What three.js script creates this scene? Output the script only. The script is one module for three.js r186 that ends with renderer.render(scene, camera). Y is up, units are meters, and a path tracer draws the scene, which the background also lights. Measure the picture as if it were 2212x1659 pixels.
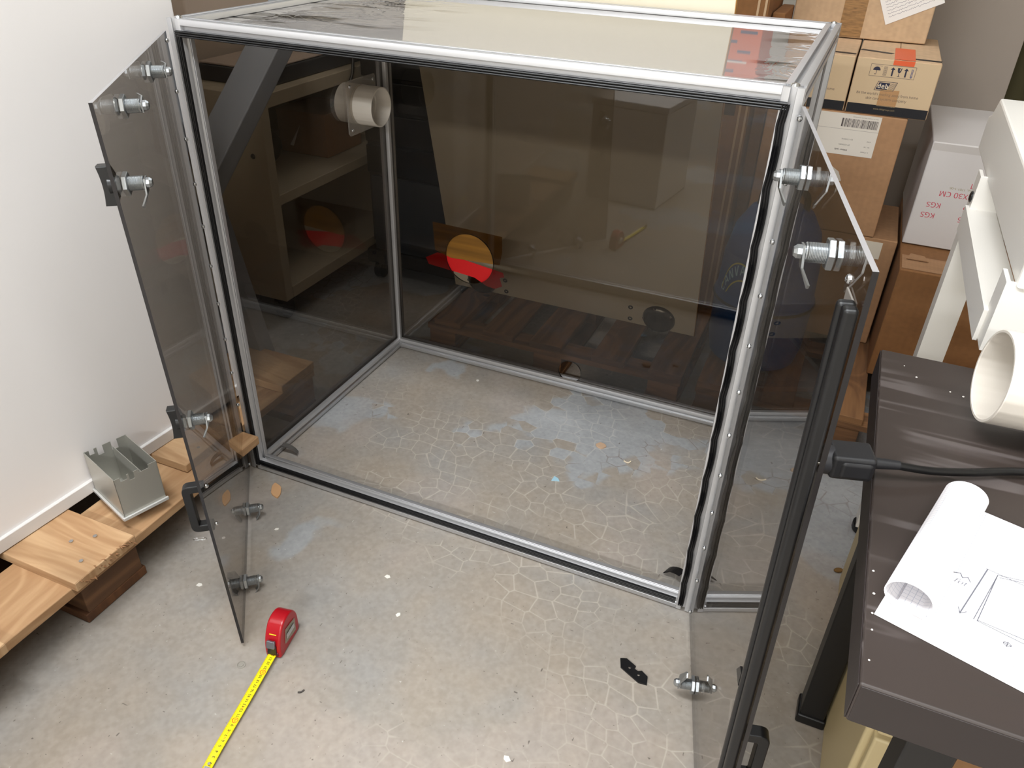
import * as THREE from 'three';
import { mergeGeometries, toCreasedNormals } from 'three/addons/utils/BufferGeometryUtils.js';
import { RoundedBoxGeometry } from 'three/addons/geometries/RoundedBoxGeometry.js';
import { RectAreaLightUniformsLib } from 'three/addons/lights/RectAreaLightUniformsLib.js';

// ---------------------------------------------------------------- camera, light, exposure
const scene = new THREE.Scene();
const camera = new THREE.PerspectiveCamera(52.47, 2212 / 1659, 0.05, 40);
camera.rotation.order = 'YXZ';
camera.position.set(1.1805, 1.2541, 1.1655);
camera.rotation.set(-0.5698, 0.3913, 0.0345);
scene.add(camera);
const renderer = new THREE.WebGLRenderer({ antialias: true });
renderer.toneMapping = THREE.LinearToneMapping;
renderer.toneMappingExposure = 1.5;
renderer.shadowMap.enabled = true;
scene.background = new THREE.Color(0x000000);
RectAreaLightUniformsLib.init();
// ceiling luminaires: [x, z, length along x, width along z, intensity]
const ROOM = { x0: -1.9, x1: 3.0, z0: -2.5, z1: 5.2, h: 2.62 };
const LAMPS = [
  [0.45, 1.0, 1.2, 0.3, 27, 'white ceiling luminaire over the open floor, nearer the white cabinet'],
  [1.6, 1.0, 1.2, 0.3, 12, 'white ceiling luminaire over the dark table'],
  [0.0, 3.9, 1.2, 0.3, 62, 'white ceiling luminaire far behind the camera, on the cabinet side'],
  [1.5, 3.9, 1.2, 0.3, 62, 'white ceiling luminaire far behind the camera, on the table side'],
  [0.6, -1.35, 1.2, 0.3, 3.5, 'added unseen white luminaire brightening the box stacks behind the enclosure'],  // added fill, no known fixture there; lifts the boxes and the back
];
const LAMP_COLOR = new THREE.Color(0.94, 0.975, 1.0);

// ---------------------------------------------------------------- helpers
let seed = 7;
const rnd = () => { seed = (seed * 1664525 + 1013904223) >>> 0; return seed / 4294967296; };
const rr = (a, b) => a + (b - a) * rnd();
const V3 = (x, y, z) => new THREE.Vector3(x, y, z);
const used = {};
function numbered(name) { const n = used[name] = (used[name] ?? -1) + 1; return n ? `${name}_${String(n).padStart(3, '0')}` : name; }
function clean(g) {
  g = g.index ? g.toNonIndexed() : g.clone();
  for (const k of Object.keys(g.attributes)) if (!['position', 'normal', 'uv'].includes(k)) g.deleteAttribute(k);
  if (!g.attributes.uv) g.setAttribute('uv', new THREE.BufferAttribute(new Float32Array(g.attributes.position.count * 2), 2));
  if (!g.attributes.normal) g.computeVertexNormals();
  g.clearGroups(); return g;
}
const join = (geos) => { geos = [].concat(geos); return geos.length === 1 ? geos[0] : mergeGeometries(geos.map(clean)); };
function mesh(name, geos, mat, parent, label) {
  const m = new THREE.Mesh(join(geos), mat); m.name = name; m.castShadow = m.receiveShadow = true;
  if (label) m.userData.label = label;
  if (parent) parent.add(m);
  return m;
}
function thing(name, label, category, p = [0, 0, 0], turn = 0, group) {
  const o = new THREE.Group(); o.name = numbered(name); o.position.set(...p); o.rotation.y = turn;
  o.userData = { label, category }; if (group) o.userData.group = group; scene.add(o); return o;
}
function single(name, geos, mat, label, category, p = [0, 0, 0], turn = 0, group) {
  const m = mesh(numbered(name), geos, mat); m.position.set(...p); m.rotation.y = turn;
  m.userData = { label, category }; if (group) m.userData.group = group; scene.add(m); return m;
}
function struct(name, geos, mat) { const m = mesh(name, geos, mat, scene); m.userData.kind = 'structure'; return m; }
// uv in metres, the grain running along axis 'ax'
function boxUV(g, ax = 'x', du = 0, dv = 0, s = 1) {
  g = clean(g); const p = g.attributes.position, n = g.attributes.normal, uv = g.attributes.uv, A = { x: 0, y: 1, z: 2 }[ax];
  for (let i = 0; i < p.count; i++) {
    const P = [p.getX(i), p.getY(i), p.getZ(i)], N = [n.getX(i), n.getY(i), n.getZ(i)].map(Math.abs);
    const k = N.indexOf(Math.max(...N)); let o = [0, 1, 2].filter((j) => j !== k);
    if (o[1] === A) o = [o[1], o[0]];
    uv.setXY(i, P[o[0]] * s + du, P[o[1]] * s + dv);
  }
  return g;
}
const at = (g, x = 0, y = 0, z = 0, rx = 0, ry = 0, rz = 0) => g.applyMatrix4(new THREE.Matrix4().compose(V3(x, y, z), new THREE.Quaternion().setFromEuler(new THREE.Euler(rx, ry, rz)), V3(1, 1, 1)));
const box = (w, h, d, x = 0, y = 0, z = 0) => at(new THREE.BoxGeometry(w, h, d), x, y, z);
const rbox = (w, h, d, r = 0.003, x = 0, y = 0, z = 0, s = 2) => at(new RoundedBoxGeometry(w, h, d, s, Math.min(r, w / 2.01, h / 2.01, d / 2.01)), x, y, z);
const span = (x0, x1, y0, y1, z0, z1, r = 0) => (r ? rbox : box)(x1 - x0, y1 - y0, z1 - z0, ...(r ? [r] : []), (x0 + x1) / 2, (y0 + y1) / 2, (z0 + z1) / 2);
const cyl = (r0, r1, h, n = 24, open = false) => new THREE.CylinderGeometry(r0, r1, h, n, 1, open);
const lathe = (pts, n = 32) => toCreasedNormals(new THREE.LatheGeometry(pts.map((p) => new THREE.Vector2(...p)), n), 0.6);
const tube = (pts, r, n = 40, k = 10) => new THREE.TubeGeometry(new THREE.CatmullRomCurve3(pts.map((p) => V3(...p))), n, r, k);
const shapeOf = (pts) => new THREE.Shape(pts.map((p) => new THREE.Vector2(...p)));
const extr = (shape, depth, o = {}) => new THREE.ExtrudeGeometry(shape, { depth, bevelEnabled: false, curveSegments: 24, ...o });
const circleHole = (shape, x, y, r) => { const h = new THREE.Path(); h.absarc(x, y, r, 0, Math.PI * 2, true); shape.holes.push(h); return shape; };
function bar(a, b, w, d, r = 0.002, up = [0, 1, 0]) {            // a rectangular bar from a to b
  const A = V3(...a), B = V3(...b), z = B.clone().sub(A), L = z.length(); z.normalize();
  const x = V3(...up).cross(z).normalize(), y = z.clone().cross(x);
  return rbox(w, d, L, r).applyMatrix4(new THREE.Matrix4().makeBasis(x, y, z).setPosition(A.add(B).multiplyScalar(0.5)));
}

// ---------------------------------------------------------------- noise and textures
const hash = (x, y, s = 0) => { let h = (x * 374761393 + y * 668265263 + s * 1442695041) | 0; h = Math.imul(h ^ (h >>> 13), 1274126177); return ((h ^ (h >>> 16)) >>> 0) / 4294967296; };
function vn(x, y, s, px = 1e6, py = 1e6) {
  const xi = Math.floor(x), yi = Math.floor(y), f = x - xi, g = y - yi, u = f * f * (3 - 2 * f), v = g * g * (3 - 2 * g);
  const m = (a, b) => ((a % b) + b) % b, x0 = m(xi, px), x1 = m(xi + 1, px), y0 = m(yi, py), y1 = m(yi + 1, py);
  const a = hash(x0, y0, s), b = hash(x1, y0, s), c = hash(x0, y1, s), d = hash(x1, y1, s);
  return a + (b - a) * u + (c - a) * v + (a - b - c + d) * u * v;
}
function fbm(x, y, s, oct = 4, px = 1e6, py = 1e6) { let t = 0, a = 0.5, n = 0; for (let i = 0; i < oct; i++) { t += a * vn(x, y, s + i * 17, px, py); n += a; a *= 0.5; x *= 2; y *= 2; px *= 2; py *= 2; } return t / n; }
function dataTex(w, h, fn, color = true, wrap = THREE.RepeatWrapping) {
  const d = new Uint8Array(w * h * 4);
  for (let j = 0; j < h; j++) for (let i = 0; i < w; i++) { const c = fn((i + 0.5) / w, (j + 0.5) / h, i, j), k = (j * w + i) * 4; d[k] = Math.max(0, Math.min(255, c[0])); d[k + 1] = Math.max(0, Math.min(255, c[1])); d[k + 2] = Math.max(0, Math.min(255, c[2])); d[k + 3] = 255; }
  const t = new THREE.DataTexture(d, w, h); t.magFilter = THREE.LinearFilter; t.minFilter = THREE.LinearFilter; t.wrapS = t.wrapT = wrap;
  if (color) t.colorSpace = THREE.SRGBColorSpace; t.needsUpdate = true; return t;
}
function canvasTex(w, h, draw) {
  const c = document.createElement('canvas'); c.width = w; c.height = h; const x = c.getContext('2d'); draw(x, w, h);
  const t = new THREE.CanvasTexture(c); t.colorSpace = THREE.SRGBColorSpace; t.wrapS = t.wrapT = THREE.ClampToEdgeWrapping; return t;
}
const mix = (a, b, t) => a.map((v, i) => v + (b[i] - v) * t);
const sm = (a, b, x) => { x = Math.max(0, Math.min(1, (x - a) / (b - a))); return x * x * (3 - 2 * x); };
const std = (color, roughness = 0.6, metalness = 0, o = {}) => new THREE.MeshStandardMaterial({ color, roughness, metalness, ...o });

// wood, uv in metres: one repeat is 1 m along the grain, 0.5 m across
function woodTex(light, dark, s, knots = 5) {
  const K = []; for (let i = 0; i < knots; i++) K.push([rnd(), rnd(), rr(0.012, 0.03)]);
  return dataTex(768, 512, (u, v) => {
    let warp = 0, kn = 0;
    for (const [a, b, r] of K) { const du = Math.min(Math.abs(u - a), 1 - Math.abs(u - a)), dv = Math.min(Math.abs(v - b), 1 - Math.abs(v - b)) * 0.5, q = Math.hypot(du * 0.8, dv) / r; warp += Math.exp(-q * q * 0.35) * 0.08; kn = Math.max(kn, 1 - sm(0.25, 0.6, q)); }
    const g = fbm(u * 3, v * 46 + warp * 40 + fbm(u * 4, v * 5, s, 2, 4, 5) * 5, s + 3, 4, 3, 46), f = fbm(u * 14, v * 190, s + 9, 2, 14, 190), st = sm(0.58, 0.78, fbm(u * 4, v * 6, s + 21, 4, 4, 6));
    let c = mix(light, dark, sm(0.3, 0.75, g) * 0.75 + (f - 0.5) * 0.35); c = mix(c, dark.map((x) => x * 0.55), Math.max(kn, st * 0.28)); return c;
  });
}
const TX = {};
TX.pine = woodTex([186, 152, 114], [150, 112, 76], 11, 7);
TX.oldpine = woodTex([150, 108, 70], [92, 62, 40], 31, 6);
const fine = dataTex(256, 256, (u, v) => { const n = 128 + (fbm(u * 64, v * 64, 5, 2, 64, 64) - 0.5) * 160; return [n, n, n]; }, false);
const rep = (t, a, b) => { const c = t.clone(); c.repeat.set(a, b); c.needsUpdate = true; return c; };
TX.card = dataTex(512, 512, (u, v) => { const n = fbm(u * 6, v * 6, 41, 4, 6, 6) - 0.5, f = fbm(u * 90, v * 120, 43, 2, 90, 120) - 0.5, l = Math.sin(u * Math.PI * 2 * 60) * 2; const k = 1 + n * 0.12 + f * 0.08; return [255 * 0.93 * k + l, 250 * 0.93 * k + l, 244 * 0.93 * k + l]; });
TX.brush = dataTex(256, 256, (u, v) => { const n = 150 + (fbm(u * 4, v * 128, 51, 3, 4, 128) - 0.5) * 150; return [n, n, n]; }, false);
const wood = (tex, color = 0xffffff, rough = 0.75) => std(color, rough, 0, { map: tex, bumpMap: tex, bumpScale: 0.0006 });
const card = (color, o = {}) => std(color, 0.85, 0, { map: TX.card, ...o });

const M = {
  alu: std(0xc6c6c8, 0.42, 0.72),
  rubber: std(0x0c0c0e, 0.42),
  black: std(0x0d0d0e, 0.38),
  zinc: std(0xc9cbcd, 0.22, 1),
  zincdull: std(0xaeb2b5, 0.38, 1),
  steel: std(0xc4c4c2, 0.16, 1),
  whitep: std(0xd9d1c6, 0.42),
  acrylic: new THREE.MeshPhysicalMaterial({ color: new THREE.Color().setRGB(0.63, 0.605, 0.575), roughness: 0.0, transmission: 1, thickness: 0, ior: 1.49 }),
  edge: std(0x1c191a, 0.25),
  sawnLit: std(0x8b8888, 0.6),  // sawn top edge of the doors, paler to paint in the light it catches
  clear: new THREE.MeshPhysicalMaterial({ color: 0xeeeae4, roughness: 0.12, transmission: 0.85, thickness: 0, ior: 1.49 }),
  pine: wood(TX.pine), oldpine: wood(TX.oldpine),
  deadpine: wood(TX.oldpine, 0xb0a090),
  card: card(0xb28a66), cardpale: card(0xd2b594), carddark: card(0x94683f), cardgrey: card(0x8a7f76),
  white: std(0xdedad8, 0.42), machine: std(0xece8e1, 0.35), greysteel: std(0x8d9096, 0.5), melamine: std(0xa89a84, 0.6),
};

// ---------------------------------------------------------------- room
{
  const { x0, x1, z0, z1, h } = ROOM, S = 2.4;
  const cellsX = 54;                         // cracked paint: cells of about 4.5 cm
  const N = 2048, worn = (u, v) => fbm(u * 7, v * 7, 61, 5) * 0.62 + fbm(u * 2.2 + 4, v * 2.2, 62, 2) * 0.38;
  const F = new Float32Array(N * N * 2);
  for (let j = 0; j < N; j++) for (let i = 0; i < N; i++) {
    const u = i / N, v = j / N, wx = fbm(u * 9, v * 9, 71, 2) * 1.6, wy = fbm(u * 9 + 7, v * 9, 72, 2) * 1.6;
    const x = u * cellsX + wx + v * 9, y = v * cellsX * 1.12 + wy, xi = Math.floor(x), yi = Math.floor(y); let d1 = 9, d2 = 9, id = 0;
    for (let a = -1; a < 2; a++) for (let b = -1; b < 2; b++) { const cx = xi + a + 0.14 + 0.72 * hash(xi + a, yi + b, 81), cy = yi + b + 0.14 + 0.72 * hash(xi + a, yi + b, 82), d = Math.hypot(cx - x, cy - y); if (d < d1) { d2 = d1; d1 = d; id = hash(xi + a, yi + b, 83); } else if (d < d2) d2 = d; }
    F[(j * N + i) * 2] = d2 - d1; F[(j * N + i) * 2 + 1] = id;
  }
  const floorMap = dataTex(N, N, (u, v, i, j) => {
    const e = F[(j * N + i) * 2], id = F[(j * N + i) * 2 + 1];
    const crackZone = sm(0.44, 0.6, fbm(u * 5 + 3, v * 5, 91, 3)), darkLine = sm(0.42, 0.62, fbm(u * 4, v * 4 + 9, 92, 3));
    const w0 = worn(u, v) + (id - 0.5) * 0.11 * crackZone, w = sm(0.5, 0.525, w0);
    const cloud = fbm(u * 18, v * 18, 93, 4) - 0.5, grit = fbm(u * 300, v * 300, 94, 2) - 0.5;
    let c = mix([156, 157, 158], [148, 137, 124], w * (0.75 + cloud));
    c = mix(c, [172, 158, 148], sm(0.55, 0.75, fbm(u * 11, v * 11, 95, 3)) * 0.35);
    c = c.map((q) => q + cloud * 22 + grit * 16);
    const line = (1 - sm(0.01, 0.085, e)) * crackZone * sm(0.3, 0.5, fbm(u * 30, v * 30, 96, 2));
    c = mix(c, w > 0.5 ? [183, 174, 162] : darkLine > 0.5 ? [118, 108, 100] : [183, 180, 176], line * 0.75);
    const sp = vn(u * 420, v * 420, 99), sp2 = vn(u * 900, v * 900, 100);
    if (sp > 0.965) c = mix(c, [84, 76, 70], sm(0.965, 0.985, sp) * 0.8); if (sp2 > 0.985) c = mix(c, [96, 88, 80], 0.6); if (sp < 0.012) c = mix(c, [205, 202, 198], 0.7);
    return c;
  }, true, THREE.MirroredRepeatWrapping);
  const floorBump = dataTex(1024, 1024, (u, v, i, j) => { const e = F[(j * 2 * N + i * 2) * 2]; const n = 128 + (fbm(u * 120, v * 120, 102, 3) - 0.5) * 60 - (1 - sm(0, 0.08, e)) * 60 * sm(0.44, 0.6, fbm(u * 5 + 3, v * 5, 91, 3)); return [n, n, n]; }, false, THREE.MirroredRepeatWrapping);
  const g = clean(span(x0 - 0.1, x1 + 0.1, -0.12, 0, z0 - 0.1, z1 + 0.1)), p = g.attributes.position;
  for (let i = 0; i < p.count; i++) g.attributes.uv.setXY(i, (p.getX(i) + 0.6) / S, (1.2 - p.getZ(i)) / S);
  struct('floor', g, std(0xffffff, 0.62, 0, { map: floorMap, bumpMap: floorBump, bumpScale: 0.0012 }));
  const plaster = std(0xc9c3b8, 0.9, 0, { bumpMap: fine, bumpScale: 0.0006 });
  struct('ceiling', span(x0 - 0.1, x1 + 0.1, h, h + 0.12, z0 - 0.1, z1 + 0.1), std(0xd9d5cc, 0.9));
  struct('wall_back', span(x0 - 0.1, x1 + 0.1, 0, h, z0 - 0.12, z0), std(0xc2bbb0, 0.9));
  struct('wall_front', span(x0 - 0.1, x1 + 0.1, 0, h, z1, z1 + 0.12), plaster);
  struct('wall_left', span(x0 - 0.12, x0, 0, h, z0, z1), plaster);
  struct('wall_right', span(x1, x1 + 0.12, 0, h, z0, z1), plaster);
  for (const [x, z, w, d, power, label] of LAMPS) {
    const t = thing('ceiling_lamp', label, 'lamp', [x, h, z]);
    mesh('housing', rbox(w + 0.06, 0.06, d + 0.05, 0.008, 0, -0.031, 0), std(0xe8e8e6, 0.5), t);
    mesh('diffuser', rbox(w, 0.012, d, 0.004, 0, -0.067, 0), std(0xffffff, 0.6, 0, { emissive: LAMP_COLOR, emissiveIntensity: 3 }), t);
    const l = new THREE.RectAreaLight(LAMP_COLOR, power, w, d); l.position.set(x, h - 0.075, z); l.lookAt(x, 0, z); scene.add(l);
  }
}

// ---------------------------------------------------------------- the enclosure
const W = 1.112, H = 1.034, D = 0.714, P = 0.03, Z0 = 0.004;
function profileShape(p = P) {                                    // slotted aluminium extrusion, seen end on
  const h = p / 2, o = 0.0041, u = 0.0082, d = 0.0022, dd = 0.009, r = 0.0014, e = 0.0005;
  const side = [[-h + r, h], [-o - e, h], [-o, h - e], [-o, h - d], [-u, h - d], [-u, h - d - 0.002], [-0.004, h - dd], [0.004, h - dd], [u, h - d - 0.002], [u, h - d], [o, h - d], [o, h - e], [o + e, h], [h - r, h], [h - r * 0.3, h - r * 0.3]];
  const pts = []; for (let k = 0; k < 4; k++) for (const [x, y] of side) { const a = -k * Math.PI / 2, c = Math.cos(a), s = Math.sin(a); pts.push([x * c - y * s, x * s + y * c]); }
  return shapeOf(pts.reverse());
}
const PROF = profileShape();
const rail = (len) => toCreasedNormals(extr(PROF, len), 0.5);       // along +z
const railX = (len, x, y, z) => at(rail(len), x, y, z, 0, Math.PI / 2, 0), railY = (len, x, y, z) => at(rail(len), x, y, z, -Math.PI / 2, 0, 0);
const enc = thing('acrylic_enclosure', 'large enclosure of slotted aluminium rails and smoked acrylic panels with both front doors open', 'enclosure', [0, 0, 0]);
for (const [x, z] of [[P / 2, -P / 2], [W - P / 2, -P / 2], [P / 2, -D + P / 2], [W - P / 2, -D + P / 2]]) {
  mesh('post', railY(H - Z0, x, Z0, z), M.alu, enc);
  const b = mesh('corner_bolt', [at(cyl(0.0055, 0.0065, 0.0028, 16), 0, 0.0014, 0), at(cyl(0.0032, 0.0032, 0.0012, 6), 0, 0.0032, 0)], M.zinc, enc); b.position.set(x, H, z);
}
for (const y of [Z0 + P / 2, H - P / 2]) {
  for (const z of [-P / 2, -D + P / 2]) mesh('rail', railX(W - 2 * P, P, y, z), M.alu, enc);
  for (const x of [P / 2, W - P / 2]) mesh('rail', at(rail(D - 2 * P), x, y, -D + P), M.alu, enc);
}
// ribbed black rubber seals on the inner lips of the front frame, the right one wavy
function seal(len, wave = 0) {
  const w = 0.0112, prof = [[-w / 2, 0], [-w / 2, 0.0025]]; for (let k = 0; k < 3; k++) { const c = -w / 2 + w * (k + 0.5) / 3; prof.push([c - 0.0017, 0.0022], [c - 0.0012, 0.0048], [c, 0.0057], [c + 0.0012, 0.0048], [c + 0.0017, 0.0022]); } prof.push([w / 2, 0.0025], [w / 2, 0]);
  const n = wave ? 220 : 1, pos = [], idx = [], m = prof.length;
  for (let i = 0; i <= n; i++) { const t = i / n, y = t * len, ph = y / 0.0905 + 0.35, f = ph - Math.floor(ph), dx = wave * 0.55 * (Math.sin(Math.PI * f) ** 0.7 - 0.45 + 0.25 * Math.sin(ph * 1.7)); for (const [a, b] of prof) pos.push(a + dx, y, b * (wave ? 0.8 + 0.4 * Math.sin(Math.PI * f) : 1)); }
  for (let i = 0; i < n; i++) for (let k = 0; k < m - 1; k++) { const a = i * m + k, b = a + 1, c = a + m, d = c + 1; idx.push(a, c, b, b, c, d); }
  const g = new THREE.BufferGeometry(); g.setAttribute('position', new THREE.Float32BufferAttribute(pos, 3)); g.setIndex(idx); g.computeVertexNormals(); return toCreasedNormals(g, 0.7);
}
const LIP = 0.0055, LI = P - LIP;
mesh('rubber_seal', at(seal(W - 2 * LI + 0.01), LI - 0.005, H - LI, 0.0003, 0, 0, -Math.PI / 2), M.rubber, enc);
mesh('rubber_seal', at(seal(W - 2 * P - 0.004), P + 0.002, Z0 + LI, 0.0003, 0, 0, -Math.PI / 2), M.rubber, enc);
mesh('rubber_seal', at(seal(H - Z0 - 0.037), LI, Z0 + 0.016, 0.0003), M.rubber, enc);
mesh('rubber_seal', at(seal(H - Z0 - 0.037, 0.0048), W - LI + 0.0022, Z0 + 0.016, 0.0003), M.rubber, enc, 'black ribbed rubber seal bulging in waves');
// curled ends of rubber strip inside the front corners
const strip = (a) => { const g = extr(shapeOf([[0, 0], [0.045, 0], [0.045, 0.002], [0, 0.002]]), 0.013, { steps: 1 }), p = clean(g).attributes.position; return g; };
function curl(pts, w) { const s = new THREE.Shape(); pts.forEach(([x, y], i) => (i ? s.lineTo(x, y) : s.moveTo(x, y))); for (const [x, y] of [...pts].reverse()) s.lineTo(x * 0.93 + 0.0012, y + 0.0022); return extr(s, w); }
const arc = Array.from({ length: 9 }, (_, i) => [0.042 * Math.sin(i / 8 * 1.25), 0.006 + 0.03 * (Math.cos(i / 8 * 1.25) - 0.31)]);
mesh('rubber_strip', at(curl(arc, 0.014), 0.034, 0.002, -0.085, 0, 0.25, 0), std(0x55524f, 0.6), enc, 'short curled strip of grey rubber inside the left corner');
mesh('rubber_strip', at(curl(arc.map(([x, y]) => [-x, y]), 0.022), W - P - 0.002, 0.002, -0.085, 0, -0.4, 0), M.rubber, enc, 'short curled strip of black rubber inside the right corner');
// panels sit in the slots
const rect = (w, h) => shapeOf([[0, 0], [w, 0], [w, h], [0, h]]);
const PT = 0.005, IN = 0.012;
{
  const back = circleHole(circleHole(rect(W - 2 * IN, H - Z0 - 2 * IN), 0.266 - IN, 0.346 - Z0 - IN, 0.0755), 0.593 - IN, 0.057 - Z0 - IN, 0.0345);
  const pb = mesh('back_panel', extr(back, PT, { curveSegments: 40 }), [M.acrylic, M.edge], enc, 'smoked acrylic back panel with two round holes'); pb.position.set(IN, Z0 + IN, -D + P / 2 - PT / 2);
  const left = circleHole(rect(D - 2 * IN, H - Z0 - 2 * IN), 0.577 - IN, 0.770 - Z0 - IN, 0.047);
  const pl = mesh('side_panel', extr(left, PT), [M.acrylic, M.edge], enc, 'smoked acrylic side panel with a duct socket'); pl.position.set(P / 2 - PT / 2, Z0 + IN, -IN); pl.rotation.y = Math.PI / 2;
  const prt = mesh('side_panel', extr(rect(D - 2 * IN, H - Z0 - 2 * IN), PT), [M.acrylic, M.edge], enc); prt.position.set(W - P / 2 - PT / 2, Z0 + IN, -IN); prt.rotation.y = Math.PI / 2;
  // top panel, still under its wrinkled protective film
  const film = dataTex(1024, 640, (u, v) => {
    const zone = Math.max(sm(0.36, 0.1, u) * 0.75, sm(0.9, 0.97, u)), a = fbm(u * 26 + fbm(u * 6, v * 6, 111, 2) * 4, v * 12, 112, 4), b = fbm(u * 5, v * 40 + u * 12, 113, 3), r = Math.abs(a - 0.5) * 2;
    const n = 128 + (Math.pow(1 - r, 6) * 120 + (b - 0.5) * 90) * zone + (fbm(u * 8, v * 8, 114, 2) - 0.5) * 5; return [n, n, n];
  }, false, THREE.ClampToEdgeWrapping);
  const top = clean(span(IN, W - IN, H - 0.0175, H - 0.0125, -D + IN, -IN)), p = top.attributes.position;
  for (let i = 0; i < p.count; i++) top.attributes.uv.setXY(i, p.getX(i) / W, -p.getZ(i) / D);
  const haze = dataTex(1024, 640, (u, v) => {                       // how clear the milky film is: streaks where it clings
    const zone = sm(0.42, 0.2, u) + sm(0.88, 0.94, u), s = sm(0.56, 0.7, fbm(u * 9 + v * 2, v * 22 - u * 6, 121, 4)) * zone, n = 255 * Math.min(1, 0.52 + s * 0.46); return [n, n, n]; }, false, THREE.ClampToEdgeWrapping);
  mesh('top_panel', top, M.acrylic, enc, 'smoked acrylic top panel under wrinkled protective film');
  const fg = clean(span(P * 0.72, W - P * 0.72, H - 0.0118, H - 0.0114, -D + P * 0.72, -P * 0.72)), fp = fg.attributes.position; for (let i = 0; i < fp.count; i++) fg.attributes.uv.setXY(i, fp.getX(i) / W, -fp.getZ(i) / D);
  mesh('protective_film', fg, new THREE.MeshPhysicalMaterial({ color: 0xb9b5b3, roughness: 0.03, transmission: 1, transmissionMap: haze, thickness: 0, ior: 1.3, bumpMap: film, bumpScale: 0.0016 }), enc, 'milky wrinkled film left on the top panel');
  // duct socket through the left panel
  const sock = mesh('duct_socket', toCreasedNormals(new THREE.LatheGeometry([[0.045, -0.045], [0.0485, -0.045], [0.0485, 0.062], [0.0478, 0.063], [0.0455, 0.063], [0.045, 0.062], [0.045, 0.02], [0.0435, 0.018], [0.0435, 0.012], [0.045, 0.01], [0.045, -0.045]].map((q) => new THREE.Vector2(...q)), 56), 0.5), M.whitep, enc, 'white plastic duct socket on a clear flange');
  sock.position.set(P / 2, 0.770, -0.577); sock.rotation.z = -Math.PI / 2;
  const plate = extr(circleHole(shapeOf([[-0.06, -0.066], [0.06, -0.066], [0.066, -0.06], [0.066, 0.06], [0.06, 0.066], [-0.06, 0.066], [-0.066, 0.06], [-0.066, -0.06]]), 0, 0, 0.0487), 0.004);
  const fl = mesh('flange_plate', plate, M.clear, sock); fl.position.y = 0.004; fl.rotation.x = -Math.PI / 2;
  for (const [a, b] of [[1, 1], [1, -1], [-1, 1], [-1, -1]]) { const s = mesh('screw', screwGeo(), M.zinc, sock); s.position.set(a * 0.053, 0.0082, b * 0.053); s.rotation.x = -Math.PI / 2; }
  // tape across the big hole, stuck on from outside
  const zt = -D + P / 2 - PT / 2 - 0.0012;
  const tape = (pts, z, m, n, l) => { const k = mesh(n, extr(shapeOf(pts), 0.0004), m, enc, l); k.position.z = z; return k; };
  tape([[0.147, 0.437], [0.365, 0.431], [0.366, 0.383], [0.359, 0.345], [0.205, 0.337], [0.153, 0.352]], zt, std(0xb07a2c, 0.45, 0, { map: TX.brush }), 'brown_tape', 'brown parcel tape over the upper part of the round hole');
  tape([[0.121, 0.322], [0.16, 0.345], [0.215, 0.343], [0.37, 0.323], [0.374, 0.31], [0.36, 0.305], [0.368, 0.28], [0.345, 0.268], [0.32, 0.271], [0.28, 0.29], [0.2, 0.297], [0.13, 0.303]], zt - 0.0008, std(0xe0181c, 0.5), 'red_tape', 'torn red tape over the middle of the round hole');
}
function screwGeo() {                                              // button head with a cross slot, axis +z
  const g = at(lathe([[0, 0.0036], [0.002, 0.0034], [0.0036, 0.0024], [0.0044, 0.0008], [0.0044, 0]], 14), 0, 0, 0, Math.PI / 2);
  return join([g, box(0.0042, 0.0009, 0.0006, 0, 0, 0.0035), box(0.0009, 0.0042, 0.0006, 0, 0, 0.0035)]);
}
const SCREW = screwGeo();
function lockGeo(cam) {                                            // cam lock, axis +z out of the door's inner face
  const hex = extr(shapeOf(Array.from({ length: 6 }, (_, i) => [0.0155 * Math.cos(i * Math.PI / 3 + 0.2), 0.0155 * Math.sin(i * Math.PI / 3 + 0.2)])), 0.0048, { bevelEnabled: true, bevelSize: 0.0008, bevelThickness: 0.0008, bevelSegments: 1 });
  const pts = [[0.0095, 0.005]]; for (let i = 0; i < 13; i++) { const z = 0.006 + i * 0.0014; pts.push([0.0099, z], [0.0094, z + 0.0007]); } pts.push([0.0099, 0.025], [0.0092, 0.0262], [0.0062, 0.0264], [0.0062, 0.0275]);
  const body = at(lathe(pts, 22), 0, 0, 0, Math.PI / 2), ring = at(cyl(0.0125, 0.0125, 0.0016, 20), 0, 0, 0.0008, Math.PI / 2);
  const nut = at(lathe([[0.0072, 0.0292], [0.0072, 0.0335], [0.0045, 0.0368], [0, 0.0375]], 8), 0, 0, 0, Math.PI / 2);
  const lev = extr(shapeOf([[-0.0075, 0.0075], [0.0075, 0.0075], [0.0085, -0.014], [0.006, -0.031], [0, -0.036], [-0.006, -0.031], [-0.0085, -0.014]]), 0.0022);
  const p = lev.attributes.position; for (let i = 0; i < p.count; i++) { const y = p.getY(i); p.setZ(i, p.getZ(i) + 0.0274 - (y < -0.012 ? Math.min(0.011, (-0.012 - y) * 0.75) : 0)); }
  lev.computeVertexNormals(); lev.rotateZ(cam); return join([at(hex, 0, 0, 0.0012), ring, body, nut, lev]);
}
const wing = () => { const s = new THREE.Shape(); s.moveTo(-0.006, -0.026); s.quadraticCurveTo(-0.019, 0, -0.006, 0.026); s.lineTo(0.006, 0.026); s.quadraticCurveTo(0.001, 0, 0.006, -0.026); s.closePath();
  return join([at(extr(s, 0.014, { bevelEnabled: true, bevelSize: 0.0015, bevelThickness: 0.0015, bevelSegments: 2 }), -0.007, 0, -0.016, 0, Math.PI / 2, 0), at(cyl(0.0115, 0.013, 0.012, 20), 0, 0, -0.007, Math.PI / 2)]); };
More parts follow.
